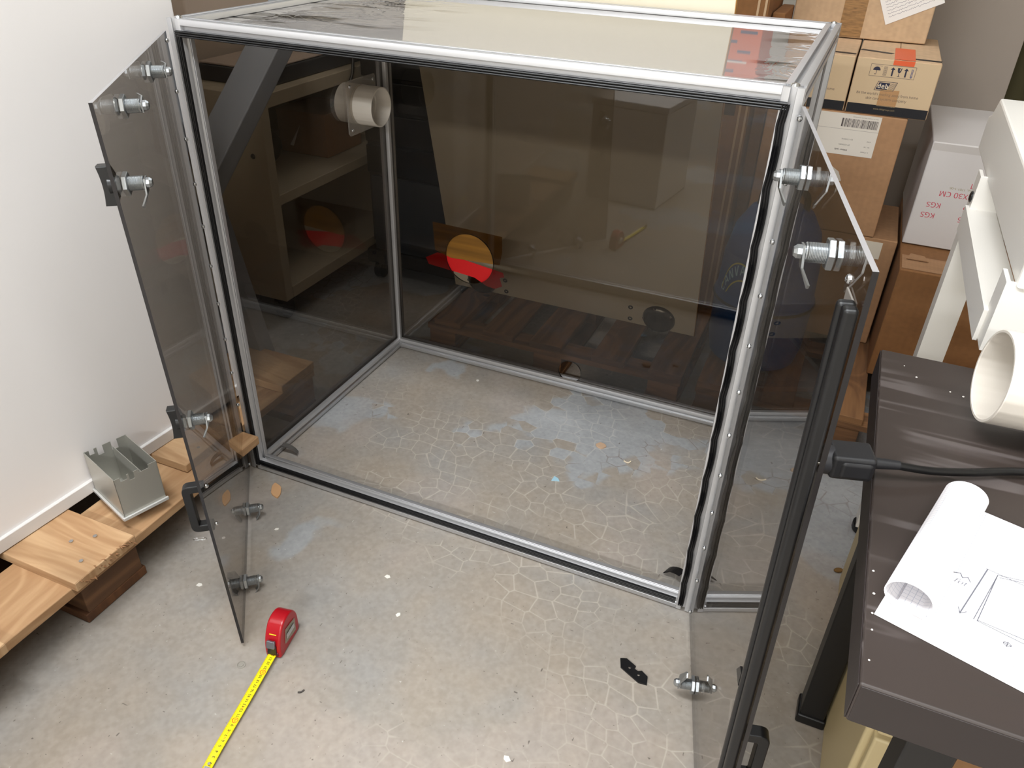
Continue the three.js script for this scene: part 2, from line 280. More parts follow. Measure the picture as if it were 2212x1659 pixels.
const KNOB = wing(), CAP = at(cyl(0.012, 0.0125, 0.002, 20), 0, 0, -0.001, Math.PI / 2);
// a door is a slightly twisted sheet between four corners: hinge bottom, hinge top, free bottom, free top
function makeDoor(hb, ht, fb, ft, inner, label) {
  const c = [hb, ht, fb, ft].map((p) => V3(...p)), T = 0.005;
  const pt = (u, v) => c[0].clone().multiplyScalar((1 - u) * (1 - v)).addScaledVector(c[1], (1 - u) * v).addScaledVector(c[2], u * (1 - v)).addScaledVector(c[3], u * v);
  const axes = (u, v) => { const x = pt(u + 0.01, v).sub(pt(u - 0.01, v)).normalize(), y0 = pt(u, v + 0.01).sub(pt(u, v - 0.01)).normalize(), n = x.clone().cross(y0).normalize().multiplyScalar(inner); return { x, y: y0, n }; };
  const n = 10, geos = [[], [], []], quad = (k, a, b, d, e) => geos[k].push(...[a, b, d, a, d, e].flatMap((p) => p.toArray()));
  const nor = [], P3 = (u, v, s) => pt(u, v).addScaledVector(axes(u, v).n, s ? 0 : -T);
  for (let i = 0; i < n; i++) for (let j = 0; j < n; j++) for (const s of [0, 1]) { const a = P3(i / n, j / n, s), b = P3((i + 1) / n, j / n, s), d = P3((i + 1) / n, (j + 1) / n, s), e = P3(i / n, (j + 1) / n, s); if ((s === 1) === (inner > 0)) quad(0, a, b, d, e); else quad(0, e, d, b, a); }
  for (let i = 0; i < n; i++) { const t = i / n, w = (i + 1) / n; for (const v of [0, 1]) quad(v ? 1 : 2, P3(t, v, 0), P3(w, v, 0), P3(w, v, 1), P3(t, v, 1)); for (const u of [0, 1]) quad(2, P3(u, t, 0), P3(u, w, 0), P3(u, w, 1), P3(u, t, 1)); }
  const g = new THREE.BufferGeometry(); g.setAttribute('position', new THREE.Float32BufferAttribute(geos.flat(), 3)); let o = 0; geos.forEach((a, k) => { g.addGroup(o, a.length / 3, k); o += a.length / 3; });
  g.setAttribute('uv', new THREE.BufferAttribute(new Float32Array(o * 2), 2)); g.computeVertexNormals();
  { const N = g.attributes.normal, F = geos[0].length / 3; let k = 0;   // the big faces bend smoothly
    for (let i = 0; i < n; i++) for (let j = 0; j < n; j++) for (const s of [0, 1]) { const c4 = [[i, j], [i + 1, j], [i + 1, j + 1], [i, j + 1]], fw = (s === 1) === (inner > 0), seq = fw ? [0, 1, 2, 0, 2, 3] : [3, 2, 1, 3, 1, 0]; for (const q of seq) { const v = axes(c4[q][0] / n, c4[q][1] / n).n.multiplyScalar(s ? 1 : -1); N.setXYZ(k++, v.x, v.y, v.z); } } }
  const d = mesh('door', g, [M.acrylic, M.sawnLit, M.edge], enc, label);
  const put = (m, u, v, lift = 0) => { const a = axes(u, v); m.matrixAutoUpdate = true; m.applyMatrix4(new THREE.Matrix4().makeBasis(a.y.clone().cross(a.n), a.y, a.n).setPosition(pt(u, v).addScaledVector(a.n, lift))); return m; };
  return { d, pt, axes, put, T };
}
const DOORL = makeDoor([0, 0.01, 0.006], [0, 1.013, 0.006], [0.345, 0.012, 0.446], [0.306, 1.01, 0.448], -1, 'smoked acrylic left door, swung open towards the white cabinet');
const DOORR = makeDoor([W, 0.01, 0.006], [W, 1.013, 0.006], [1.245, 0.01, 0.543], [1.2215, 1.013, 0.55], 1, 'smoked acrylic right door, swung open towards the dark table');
for (const [dr, locks] of [[DOORL, [[0.388, 0.971, 1.75], [0.767, 0.966, 1.75], [0.926, 0.884, 0.05, 1], [0.922, 0.49, -0.1, 1], [0.348, 0.0235, 0], [0.745, 0.018, 0, 1]]], [DOORR, [[0.27, 0.948, 0.2], [0.737, 0.954, 0.15], [0.362, 0.034, 3.0]]]]) {
  for (const [u, v, a, wing_] of locks) {
    dr.put(mesh('cam_lock', lockGeo(a), M.zincdull, dr.d), u, v);
    dr.put(wing_ ? mesh('knob', KNOB, M.black, dr.d) : mesh('lock_cap', CAP, M.zincdull, dr.d), u, v, -dr.T);
  }
  for (let i = 0; i < 12; i++) dr.put(mesh('screw', SCREW, M.zinc, dr.d), 0.012, 0.01 + i * 0.0889 * 0.997);
}
{
  const hs = (du) => { const w = 0.0055, s = new THREE.Shape(); s.moveTo(-0.049, 0); s.lineTo(-0.049, 0.022); s.quadraticCurveTo(-0.049, 0.034, -0.037, 0.034); s.lineTo(0.037, 0.034); s.quadraticCurveTo(0.049, 0.034, 0.049, 0.022); s.lineTo(0.049, 0); s.lineTo(0.038, 0); s.lineTo(0.038, 0.019); s.quadraticCurveTo(0.038, 0.023, 0.034, 0.023); s.lineTo(-0.034, 0.023); s.quadraticCurveTo(-0.038, 0.023, -0.038, 0.019); s.lineTo(-0.038, 0); s.closePath(); return at(extr(s, 0.014, { bevelEnabled: true, bevelSize: 0.0015, bevelThickness: 0.0015, bevelSegments: 2 }), 0, 0, -0.007); };
  const H1 = hs().applyMatrix4(new THREE.Matrix4().makeBasis(V3(0, 1, 0), V3(0, 0, -1), V3(-1, 0, 0)));
  for (const [dr, u, v] of [[DOORL, 0.928, 0.312], [DOORR, 0.93, 0.32]]) {
    dr.put(mesh('pull_handle', H1, M.black, dr.d), u, v, -dr.T);
    for (const s of [-1, 1]) dr.put(mesh('screw', SCREW, M.zinc, dr.d), u, v + s * 0.043);
  }
  for (let i = 0; i < 11; i++) DOORR.put(mesh('screw', SCREW, M.zinc, DOORR.d), 0.888, 0.966 - i * 0.0888);
  // black overlap bar and its clear flange on the free edge of the right door
  const flange = [], barg = [];
  const seg = (u0, u1, v0, v1, t, off) => { const a = DOORR.pt((u0 + u1) / 2, (v0 + v1) / 2), ax = DOORR.axes((u0 + u1) / 2, (v0 + v1) / 2), yv = DOORR.pt((u0 + u1) / 2, v1).sub(DOORR.pt((u0 + u1) / 2, v0)); return rbox((u1 - u0) * 0.556, yv.length(), t, 0.004).applyMatrix4(new THREE.Matrix4().makeBasis(yv.clone().normalize().cross(ax.n), yv.clone().normalize(), ax.n).setPosition(a.addScaledVector(ax.n, off + t / 2))); };
  mesh('flange_strip', seg(0.9, 0.958, 0.006, 0.962, 0.002, 0.0002), std(0x77726d, 0.3), DOORR.d, 'grey flange strip under the screws');
  mesh('overlap_bar', [seg(0.958, 0.976, 0.006, 0.966, 0.0155, 0.0005), seg(0.977, 0.999, 0.006, 0.966, 0.0125, 0.0005)], M.rubber, DOORR.d, 'black rubber overlap bar along the free edge');
  DOORR.put(mesh('latch_plate', extr(shapeOf([[-0.014, -0.012], [0.012, -0.01], [0.012, 0.014], [0, 0.012]]), 0.003), M.black, DOORR.d), 0.86, 0.425, 0.002);
}

// ---------------------------------------------------------------- pallets
let wu = 0;
function board(parent, name, mat, x0, x1, y0, y1, z0, z1, ax) {   // one sawn board with slightly rough ends
  const g = boxUV(rbox(x1 - x0, y1 - y0, z1 - z0, 0.0025, 0, 0, 0, 1), ax, (wu += 0.37), wu * 1.7);
  const m = mesh(name, g, mat, parent); m.position.set((x0 + x1) / 2, (y0 + y1) / 2, (z0 + z1) / 2); m.rotation.set(rr(-0.004, 0.004), rr(-0.006, 0.006), rr(-0.004, 0.004)); return m;
}
{
  const t = thing('wooden_pallet', 'worn pale wooden pallet carrying the white cabinet, the sheet metal bin on its edge', 'pallet');
  for (const [a, b, e] of [[0.69, 0.84, 0.07], [0.405, 0.548, 0.066], [0.055, 0.195, 0.0], [-0.3, -0.16, -0.012]]) board(t, 'deck_board', M.pine, -1.02, e, 0.122, 0.144, a, b, 'x');
  board(t, 'stringer_board', M.pine, -0.105, 0.05, 0.1, 0.122, 0.012, 0.86, 'z'); board(t, 'stringer_board', M.pine, -0.105, -0.012, 0.1, 0.122, -0.3, 0.01, 'z');
  for (const x of [-0.53, -0.95]) board(t, 'stringer_board', M.oldpine, x, x + 0.155, 0.1, 0.122, -0.3, 0.86, 'z');
  for (const x of [-0.11, -0.53]) for (const z of [0.385, -0.3, 0.79]) board(t, 'block', M.oldpine, x, z < 0 ? x + 0.09 : x + 0.142, 0.022, 0.1, z, z + (z === 0.385 ? 0.137 : 0.1), 'z');
  for (const [a, b] of [[0.378, 0.528], [-0.3, -0.2], [0.79, 0.89]]) board(t, 'bottom_board', M.deadpine, -1.0, a < 0 ? -0.015 : 0.034, 0, 0.022, a, b, 'x');
  // splinters of bark along the edge of the middle board
  const w = []; for (let i = 0; i < 26; i++) w.push(at(new THREE.ConeGeometry(rr(0.0015, 0.004), rr(0.008, 0.018), 4), rr(0.064, 0.072), rr(0.124, 0.144), 0.41 + i * 0.0052, rr(-1, 1), 0, -1.2));
  const wn = mesh('bark', w, M.oldpine, t); wn.userData.kind = 'stuff';
  for (const [x, z] of [[0.0, 0.44], [0.03, 0.5], [-0.03, 0.47], [0.02, 0.12], [-0.02, 0.13]]) { const n = mesh('nail', at(cyl(0.004, 0.004, 0.002, 10), 0, 0, 0), M.zinc, t); n.position.set(x, 0.1448, z); }
}
function lowPallet(name, label, x0, x1, boards, blocks) {
  const t = thing(name, label, 'pallet', [0, 0, 0], 0), zf = -0.738, zb = -1.52;
  for (const [a, b] of boards) board(t, 'deck_board', M.oldpine, a, b, 0.085, 0.105, zb, zf, 'z');
  for (const z of [zf - 0.074, -1.16, zb]) board(t, 'stringer_board', M.oldpine, x0, x1, 0.066, 0.085, z, z + 0.074, 'x');
  for (const b of blocks) for (const z of [zf - 0.084, -1.16, zb]) board(t, 'block', M.oldpine, b, b + 0.09, 0.016, 0.066, z, z + 0.08, 'z');
  for (const b of blocks) board(t, 'bottom_board', M.oldpine, b - 0.005, b + 0.095, 0, 0.016, zb, zf, 'z');
  return t;
}
lowPallet('wooden_pallet', 'dark low pallet behind the back panel under the leaning cream board', 0.1, 0.91, [[0.122, 0.214], [0.292, 0.394], [0.448, 0.55], [0.643, 0.743], [0.812, 0.91]], [0.105, 0.46, 0.815]);
lowPallet('wooden_pallet', 'dark low pallet under the blue vacuum cleaner and the cardboard box stacks', 0.952, 1.76, [[0.955, 1.055], [1.13, 1.215], [1.285, 1.392], [1.48, 1.58], [1.66, 1.76]], [0.955, 1.3, 1.66]);

// ---------------------------------------------------------------- white cabinet on the left pallet
{
  const t = thing('white_cabinet', 'tall white cabinet standing on the worn pallet left of the enclosure', 'cabinet', [-0.0825, 0.145, -0.109], -Math.atan2(0.0415, 0.659));
  mesh('body', rbox(0.62, 1.72, 1.25, 0.004, -0.3135, 0.86 + 0.004, 0.625), M.white, t);
  mesh('bottom_trim', rbox(0.016, 0.029, 1.252, 0.002, -0.004, 0.0145, 0.625), std(0xc9c5c2, 0.3), t);
  mesh('door_line', box(0.002, 1.69, 0.004, -0.0035, 0.88, 1.1), std(0x8a8784, 0.6), t);
}
// ---------------------------------------------------------------- sheet metal bin
{
  const t = thing('metal_bin', 'open galvanised sheet metal bin with notched rim on the pallet before the white cabinet', 'bin', [0.021, 0.1495, 0.382], Math.atan2(-0.084, -0.027) + Math.PI);
  // local: x along the front edge (0.087), -z... the side edge 0.13, height 0.1
  const L = 0.088, S = 0.13, Hh = 0.1, k = 0.0012, metal = std(0xb4b2aa, 0.42, 0.75);
  const notch = (w, cuts) => { const p = [[0, 0], [w, 0], [w, Hh]]; for (const [a, b, d] of cuts.sort((q, r) => r[0] - q[0])) p.push([b, Hh], [b, Hh - d], [a, Hh - d], [a, Hh]); p.push([0, Hh]); return extr(shapeOf(p), k); };
  t.rotation.y = 0; const ux = V3(0.027, 0, -0.084).normalize(), uz = V3(-0.125, 0, -0.039).normalize();
  t.matrixAutoUpdate = true; t.quaternion.setFromRotationMatrix(new THREE.Matrix4().makeBasis(ux, V3(0, 1, 0), ux.clone().cross(V3(0, 1, 0))));
  const back = -S; // local z runs out of the front face, so the bin lies towards -z
  mesh('wall', at(notch(L, [[0.012, 0.026, 0.01], [0.03, 0.04, 0.016], [0.05, 0.07, 0.008]]), 0, 0, -k), metal, t);
  mesh('wall', at(notch(L, [[0.01, 0.02, 0.012], [0.026, 0.038, 0.02], [0.055, 0.068, 0.022]]), 0, 0, back), metal, t);
  mesh('wall', at(notch(S, []), 0, 0, 0, 0, Math.PI / 2, 0), metal, t);
  mesh('wall', at(notch(S, []), L - k, 0, 0, 0, Math.PI / 2, 0), metal, t);
  mesh('floor_plate', box(L, k, S, L / 2, k, -S / 2), metal, t);
  mesh('divider', box(k, 0.085, S - 0.006, 0.056, 0.046, -S / 2), metal, t);
  mesh('bottom_lip', [rbox(L + 0.008, 0.008, 0.005, 0.0015, L / 2, 0.002, 0.0025), rbox(0.005, 0.008, S + 0.006, 0.0015, -0.0025, 0.002, -S / 2)], std(0xd4d3d0, 0.35, 0.6), t);
}
// ---------------------------------------------------------------- leaning board (underside of a table top)
{
  const t = thing('table_board', 'cream table board leaning on the back of the enclosure, underside with round leg plates', 'board', [0.075, 0.1065, -0.982]);
  t.rotation.x = Math.atan2(0.255, 0.927);
  const w = 0.815, h = 1.24, d = 0.019;
  mesh('panel', rbox(w, h, d, 0.001, w / 2, h / 2, -d / 2), std(0xf0e6cf, 0.5), t);
  mesh('edge_band', box(0.0016, h, d + 0.0006, w + 0.0007, h / 2, -d / 2), std(0xb98646, 0.5), t, 'raw brown edge of the board');
  for (const x of [0.103, 0.703]) {
    const p = mesh('leg_plate', at(lathe([[0, 0.001], [0.008, 0.001], [0.012, 0.004], [0.018, 0.0045], [0.03, 0.013], [0.036, 0.0145], [0.043, 0.012], [0.05, 0.003], [0.051, 0]], 48), 0, 0, 0, Math.PI / 2), std(0x6f6d68, 0.28, 1), t); p.position.set(x, 0.04, 0.0004);
    for (let k = 0; k < 5; k++) { const s = mesh('screw', SCREW, M.zinc, p); s.position.set(0.0455 * Math.cos(k * 1.2566 + 0.6), 0.0455 * Math.sin(k * 1.2566 + 0.6), 0.0085); }
  }
  for (const [x, y] of [[0.19, 0.064], [0.19, 0.018], [0.613, 0.064], [0.613, 0.018]]) { const s = mesh('threaded_insert', at(new THREE.TorusGeometry(0.0055, 0.0022, 8, 16)), std(0x3b3a3d, 0.4, 1), t); s.position.set(x, y, 0.0006); }
}
// ---------------------------------------------------------------- black drawer cart
{
  const t = thing('drawer_cart', 'black drawer cart on castors seen through the back left corner of the enclosure', 'cart', [-0.125, 0, -1.36]);
  const bl = std(0x0b0b0c, 0.45), gr = std(0x2c333a, 0.6);
  mesh('carcass', rbox(0.40, 0.95, 0.5, 0.006, 0, 0.62, 0), bl, t);
  for (let i = 0; i < 6; i++) mesh('drawer', rbox(0.392, 0.094, 0.018, 0.004, 0, 0.45 + i * 0.105, 0.256), bl, t);
  mesh('lower_door', rbox(0.37, 0.27, 0.016, 0.003, 0.0, 0.255, 0.255), gr, t, 'dark blue grey lower door');
  mesh('base', rbox(0.44, 0.055, 0.54, 0.008, 0, 0.09, 0), std(0x101011, 0.6), t);
  for (const x of [-0.18, 0.18]) for (const z of [-0.22, 0.24]) { const c = mesh('castor', at(cyl(0.032, 0.032, 0.026, 20), 0, 0, 0, 0, 0, Math.PI / 2), M.black, t); c.position.set(x, 0.032, z); }
}
// ---------------------------------------------------------------- shelf unit on castors
{
  const t = thing('shelf_unit', 'beige open shelf unit on castors seen through the left panel', 'shelf', [-0.36, 0, -0.637]);
  const m = M.melamine, th = 0.036, dz = -0.78, wx = -0.5;
  mesh('side', span(wx, 0, 0.095, 0.735, -th, 0, 0.003), m, t); mesh('side', span(wx, 0, 0.095, 0.735, dz, dz + th, 0.003), m, t);
  mesh('top', span(wx, 0, 0.695, 0.735, dz + th, -th, 0.003), m, t); mesh('bottom', span(wx, 0, 0.095, 0.135, dz + th, -th, 0.003), m, t);
  mesh('shelf', span(wx + 0.01, -0.004, 0.405, 0.438, dz + th, -th, 0.003), m, t); mesh('back', span(wx, wx + 0.01, 0.135, 0.695, dz + th, -th), M.melamine, t);
  const b = mesh('bolt', at(lathe([[0, 0.006], [0.005, 0.005], [0.008, 0.001], [0.008, 0]], 14), 0, 0, 0, Math.PI / 2), M.black, t); b.position.set(-0.05, 0.56, 0);
  for (const x of [-0.06, wx + 0.06]) for (const z of [-0.06, dz + 0.06]) { const c = mesh('castor', [at(cyl(0.034, 0.034, 0.024, 20), 0, 0.034, 0, 0, 0, Math.PI / 2), box(0.045, 0.03, 0.05, 0, 0.079, 0)], M.black, t); c.position.set(x, 0, z); }
  { const t2 = thing('equipment_case', 'flat dark case with a beige lid lying on top of the beige shelf unit', 'case', [-0.52, 0.736, -1.0]); mesh('tray', rbox(0.24, 0.046, 0.56, 0.004, 0, 0.023, 0), std(0x2b2d30, 0.5), t2); mesh('lid', rbox(0.232, 0.006, 0.55, 0.002, -0.002, 0.05, 0), std(0xb9a596, 0.5), t2, 'pale beige lid'); }
  single('power_lead', tube([[-0.40, 0.83, -1.13], [-0.37, 0.8, -1.12], [-0.352, 0.74, -1.1], [-0.35, 0.7, -1.075], [-0.37, 0.665, -1.05], [-0.41, 0.62, -1.04]], 0.005), M.black, 'thin black lead hanging over the front of the beige shelf unit', 'cable');
  single('cardboard_box', boxUV(rbox(0.2, 0.145, 0.21, 0.003), 'x'), M.carddark, 'dim cardboard box on the middle shelf of the beige unit', 'box', [-0.55, 0.512, -1.16]);
  single('beige_case', rbox(0.14, 0.24, 0.5, 0.012), std(0xb7a594, 0.5), 'beige machine case standing behind the flat dark case', 'case', [-0.745, 0.8575, -1.0]);
  const tools = thing('tool_bundle', 'dark bundle of tools in the middle shelf of the beige unit', 'tools', [-0.6, 0.44, -0.86]);
  mesh('bag', at(new THREE.IcosahedronGeometry(0.09, 2).scale(1, 0.75, 1.1), 0, 0.066, 0), std(0x17140f, 0.9), tools);
  mesh('blade', at(extr(shapeOf([[0, 0], [0.012, 0], [0.006, 0.07]]), 0.002), 0.07, 0.06, -0.1, 0, 0.9, -0.5), M.zinc, tools);
}
// diagonal grey steel leg of a folded stand, in front of the shelf unit
{
  const t = thing('steel_stand', 'folded grey steel stand leaning diagonally between the white cabinet and the beige shelf unit', 'stand');
  mesh('beam', bar([-0.2, 0.62, -0.19], [-0.2, 0.98, -0.62], 0.05, 0.1, 0.004, [1, 0, 0]), M.greysteel, t);
  mesh('beam', bar([-0.2, 0.0, -0.34], [-0.2, 0.64, -0.21], 0.05, 0.05, 0.004, [1, 0, 0]), M.greysteel, t);
}
// cardboard and white cartons at the back left, above the rail
single('cardboard_box', boxUV(rbox(0.3, 0.91, 0.2, 0.003), 'x'), M.card, 'tall brown cardboard box behind the folded grey steel stand', 'box', [-0.79, 0.456, -0.5]);
{
  const t = thing('storage_shelf', 'dark wooden storage shelf holding cartons against the back left corner', 'shelf', [-1.08, 0, -1.9]);
  for (const y of [0.6, 1.0, 1.5]) mesh('shelf_board', rbox(1.3, 0.025, 0.5, 0.002, 0, y, 0), std(0x5b4a35, 0.7), t);
  for (const x of [-0.64, 0.64]) for (const z of [-0.24, 0.24]) mesh('upright', rbox(0.03, 1.9, 0.03, 0.002, x, 0.95, z), std(0x3a3733, 0.6), t);
}
single('white_carton', rbox(0.45, 0.26, 0.36, 0.004), std(0xd8cfc2, 0.7), 'pale carton on the storage shelf at the back left', 'box', [-0.72, 1.1435, -1.86]);

// ---------------------------------------------------------------- blue vacuum cleaner
{
  const t = thing('vacuum_cleaner', 'blue vacuum cleaner with a curved logo standing on the pallet right of the cream board', 'vacuum cleaner', [1.065, 0.106, -0.96]);
  const blue = std(0x1f4f8e, 0.38), pts = [[0, 0.0], [0.1, 0], [0.122, 0.012], [0.132, 0.06], [0.134, 0.17], [0.138, 0.18], [0.138, 0.2], [0.132, 0.21], [0.128, 0.31], [0.112, 0.39], [0.082, 0.44], [0.04, 0.462], [0, 0.466]];
  mesh('body', lathe(pts, 48), blue, t);
  mesh('band', at(new THREE.TorusGeometry(0.135, 0.006, 10, 48), 0, 0.19, 0, Math.PI / 2), M.black, t);
  mesh('handle', tube([[-0.06, 0.445, 0], [-0.05, 0.49, 0], [0.05, 0.49, 0], [0.06, 0.445, 0]], 0.009), M.black, t);
  mesh('port', at(lathe([[0.026, 0], [0.034, 0], [0.034, 0.02], [0.026, 0.02], [0.026, 0]], 24), 0, 0.1, 0.118, Math.PI / 2), std(0x6a2c1c, 0.5), t);
  const logo = canvasTex(512, 256, (x, w, h) => { x.fillStyle = '#1f4f8e'; x.fillRect(0, 0, w, h); x.translate(256, 128); x.rotate(-0.5); x.translate(-256, -128); x.strokeStyle = '#d9cf4a'; x.lineWidth = 11; x.beginPath(); x.ellipse(256, 320, 240, 270, 0, Math.PI * 1.1, Math.PI * 1.9); x.stroke(); x.beginPath(); x.ellipse(256, 420, 240, 250, 0, Math.PI * 1.12, Math.PI * 1.88); x.stroke(); x.fillStyle = '#a9d5e6'; x.font = 'bold 92px sans-serif'; x.textAlign = 'center';
    'CANVAC'.split('').forEach((c, i) => { const a = (i - 2.5) * 0.24; x.save(); x.translate(256 + Math.sin(a) * 285, 420 - Math.cos(a) * 285); x.rotate(a); x.fillText(c, 0, 0); x.restore(); }); });
  const lg = new THREE.CylinderGeometry(0.1318, 0.1338, 0.11, 24, 1, true, -1.15, 1.0); mesh('logo_badge', at(lg, 0, 0.275, 0), std(0xffffff, 0.4, 0, { map: logo }), t, 'curved badge with yellow lines and pale lettering');
}
// ---------------------------------------------------------------- cartons on the right pallet
const CARDB = '#c2a27c';
function carton(name, label, x0, x1, y0, y1, z0, z1, mat, extra, group) {
  const t = thing(name, label, 'box', [(x0 + x1) / 2, y0, z1], 0, group);
  const g = boxUV(rbox(x1 - x0, y1 - y0, z1 - z0, 0.004, 0, (y1 - y0) / 2, -(z1 - z0) / 2, 2), 'x', x0, y0);
  mesh('body', g, mat, t); if (extra) extra(t, x1 - x0, y1 - y0, z1 - z0); return t;
}
const face = (w, h, x, y, z = 0.0006) => at(new THREE.BoxGeometry(w, h, 0.0008), x, y, z);   // thin printed paper or print on a front
const flat = (w, d, x, y, z, ry = 0) => at(at(new THREE.BoxGeometry(w, 0.0006, d), 0, 0, 0, 0, ry, 0), x, y, z);
carton('cardboard_box', 'brown cardboard box at the bottom of the stack, directly on the pallet', 0.965, 1.378, 0.106, 0.436, -1.5, -1.175, M.card, (t, w, h) => mesh('label', face(0.06, 0.05, 0.14, h - 0.035), std(0xd8cdbb, 0.7), t, 'pale paper label'));
{
  const lab = canvasTex(1024, 640, (x, w, h) => { x.fillStyle = '#d6cdc1'; x.fillRect(0, 0, w, h); x.fillStyle = '#3a3330'; x.translate(w, h); x.rotate(Math.PI);
    let X = 30; x.fillStyle = '#463d3b'; while (X < 480) { const b = 3 + (hash(X, 3) * 9), g = 3 + hash(X, 5) * 8; x.fillRect(X, 440, b, 130); X += b + g; } x.fillRect(470, 440, 14, 130);
    x.fillStyle = '#8b8079'; x.fillRect(0, 398, w, 4); x.fillStyle = '#4a423d'; x.font = 'bold 34px sans-serif'; x.fillText('Ebber (x4)', 330, 90); x.font = '28px sans-serif'; x.fillText('ZP-V25NBN', 310, 170); x.fillText('EV-17/0918', 290, 260); x.font = '26px sans-serif'; x.fillText('a. Power', 60, 84); x.fillText('Nr. 18', 60, 168); x.fillText('COD', 60, 255); x.font = '16px sans-serif'; x.fillText('Made for transport. Keep this side facing up.', 40, 606); });
  carton('cardboard_box', 'brown cardboard box with a large upside down barcode label', 0.955, 1.312, 0.437, 0.766, -1.5, -1.173, M.card, (t, w, h) => {
    mesh('barcode_label', face(0.205, 0.108, w / 2 - 0.062 - 0.1025, h - 0.057), std(0xffffff, 0.6, 0, { map: lab }), t, 'white label with an inverted barcode');
    mesh('torn_patch', at(extr(shapeOf([[0, 0], [0.03, -0.018], [0.042, -0.042], [0.03, -0.045], [0.012, -0.022]]), 0.0006), w / 2 - 0.165, h - 0.14, 0.0004), std(0xc9bfb2, 0.7), t, 'pale torn paper patch');
  });
  const deb = canvasTex(1024, 704, (x, w, h) => {
    x.fillStyle = '#c6ac8a'; x.fillRect(0, 0, w, h); for (let i = 0; i < 2500; i++) { x.fillStyle = `rgba(${hash(i, 1) > 0.5 ? '255,240,220' : '120,90,60'},0.05)`; x.fillRect(hash(i, 2) * w, hash(i, 3) * h, 6, 2); }
    x.fillStyle = '#17161a'; x.fillRect(0, 580, w, 124); x.strokeStyle = x.fillStyle = '#2b2a3c'; x.lineWidth = 4; x.strokeRect(180, 60, 560, 150);
    x.save(); x.translate(262, 135); x.beginPath(); x.arc(0, 0, 46, Math.PI, 0); x.fill(); x.lineWidth = 6; x.beginPath(); x.moveTo(0, 0); x.lineTo(0, 40); x.arc(-9, 42, 9, 0, Math.PI); x.stroke(); x.lineWidth = 2; for (let k = 0; k < 6; k++) { x.beginPath(); x.moveTo(-30 + k * 16, -62); x.lineTo(-20 + k * 16, -50); x.stroke(); } x.restore();
    x.lineWidth = 3; x.strokeRect(350, 82, 38, 108); for (let k = 0; k < 9; k++) { x.fillRect(356, 90 + k * 11, 26, 4); }
    for (const X of [460, 625]) { x.beginPath(); x.moveTo(X, 80); x.lineTo(X + 30, 112); x.lineTo(X + 10, 112); x.lineTo(X + 10, 192); x.lineTo(X - 10, 192); x.lineTo(X - 10, 112); x.lineTo(X - 30, 112); x.fill(); }
    x.beginPath(); x.moveTo(516, 82); x.lineTo(570, 82); x.quadraticCurveTo(568, 140, 547, 146); x.lineTo(547, 184); x.lineTo(566, 192); x.lineTo(522, 192); x.lineTo(540, 184); x.lineTo(540, 146); x.quadraticCurveTo(518, 140, 516, 82); x.fill(); x.fillStyle = '#c6ac8a'; x.beginPath(); x.moveTo(552, 82); x.lineTo(540, 112); x.lineTo(550, 108); x.lineTo(544, 130); x.lineTo(562, 100); x.lineTo(554, 104); x.lineTo(562, 82); x.fill();
    x.fillStyle = '#6a6478'; x.fillRect(688, 84, 9, 96); x.fillRect(702, 84, 9, 96); x.beginPath(); x.arc(699, 186, 13, 0, 7); x.fill();
    x.strokeStyle = x.fillStyle = '#24233a'; x.lineWidth = 6; x.beginPath(); x.moveTo(322, 270); x.lineTo(560, 270); x.lineTo(530, 386); x.lineTo(292, 386); x.closePath(); x.stroke(); x.beginPath(); x.moveTo(336, 284); x.lineTo(476, 284); x.lineTo(448, 374); x.lineTo(308, 374); x.fill(); for (let k = 0; k < 5; k++) { x.lineWidth = 4; x.beginPath(); x.moveTo(490 + k * 14, 282); x.lineTo(464 + k * 14, 376); x.stroke(); }
    x.fillStyle = '#dccbb0'; x.font = 'bold 78px sans-serif'; x.fillText('deb', 322, 358); x.fillStyle = '#3b3436'; x.font = '44px sans-serif'; x.textAlign = 'center'; x.fillText("Be the world's leading away from home", 470, 452); x.fillText('skin care system company', 470, 512); x.fillStyle = '#9a8560'; x.font = '30px sans-serif'; x.fillText('www.debgroup.com', 480, 640);
  });
  const debMat = std(0xffffff, 0.8, 0, { map: deb }), tapeMat = std(0x151416, 0.5), ora = std(0xd8592c, 0.45);
  const printed = (orange) => (t, w, h, d) => {
    mesh('printed_front', face(w - 0.004, h - 0.004, 0, h / 2), debMat, t, 'front printed with transport symbols and a striped logo');
    mesh('black_tape', [flat(0.085, 0.018, -0.058, h + 0.0006, -0.11, -0.35), flat(0.075, 0.018, 0.062, h + 0.0006, -0.038, -0.12)], tapeMat, t);
    mesh('flap_seam', box(0.002, 0.0008, d - 0.01, 0.0, h + 0.0004, -d / 2), std(0x6b4f33, 0.9), t);
    if (orange) { mesh('orange_tape', [flat(0.05, 0.19, 0.012, h + 0.0012, -0.1), face(0.05, 0.012, 0.012, h - 0.006, 0.0014)], ora, t, 'bright orange tape across the top');
      mesh('clear_tape', face(0.046, 0.042, -0.004, 0.045, 0.0018), new THREE.MeshPhysicalMaterial({ color: 0xf3e2c0, roughness: 0.08, transmission: 0.92, thickness: 0, ior: 1.5 }), t, 'glossy strip of clear tape'); }
  };
  carton('cardboard_box', 'pale printed carton with orange tape, right one of the pair on the barcode box', 1.153, 1.354, 0.7665, 0.905, -1.62, -1.176, M.cardpale, printed(true));
  carton('cardboard_box', 'pale printed carton half hidden by the enclosure, left one of the printed pair', 0.944, 1.149, 0.7665, 0.905, -1.62, -1.178, M.cardpale, printed(false));
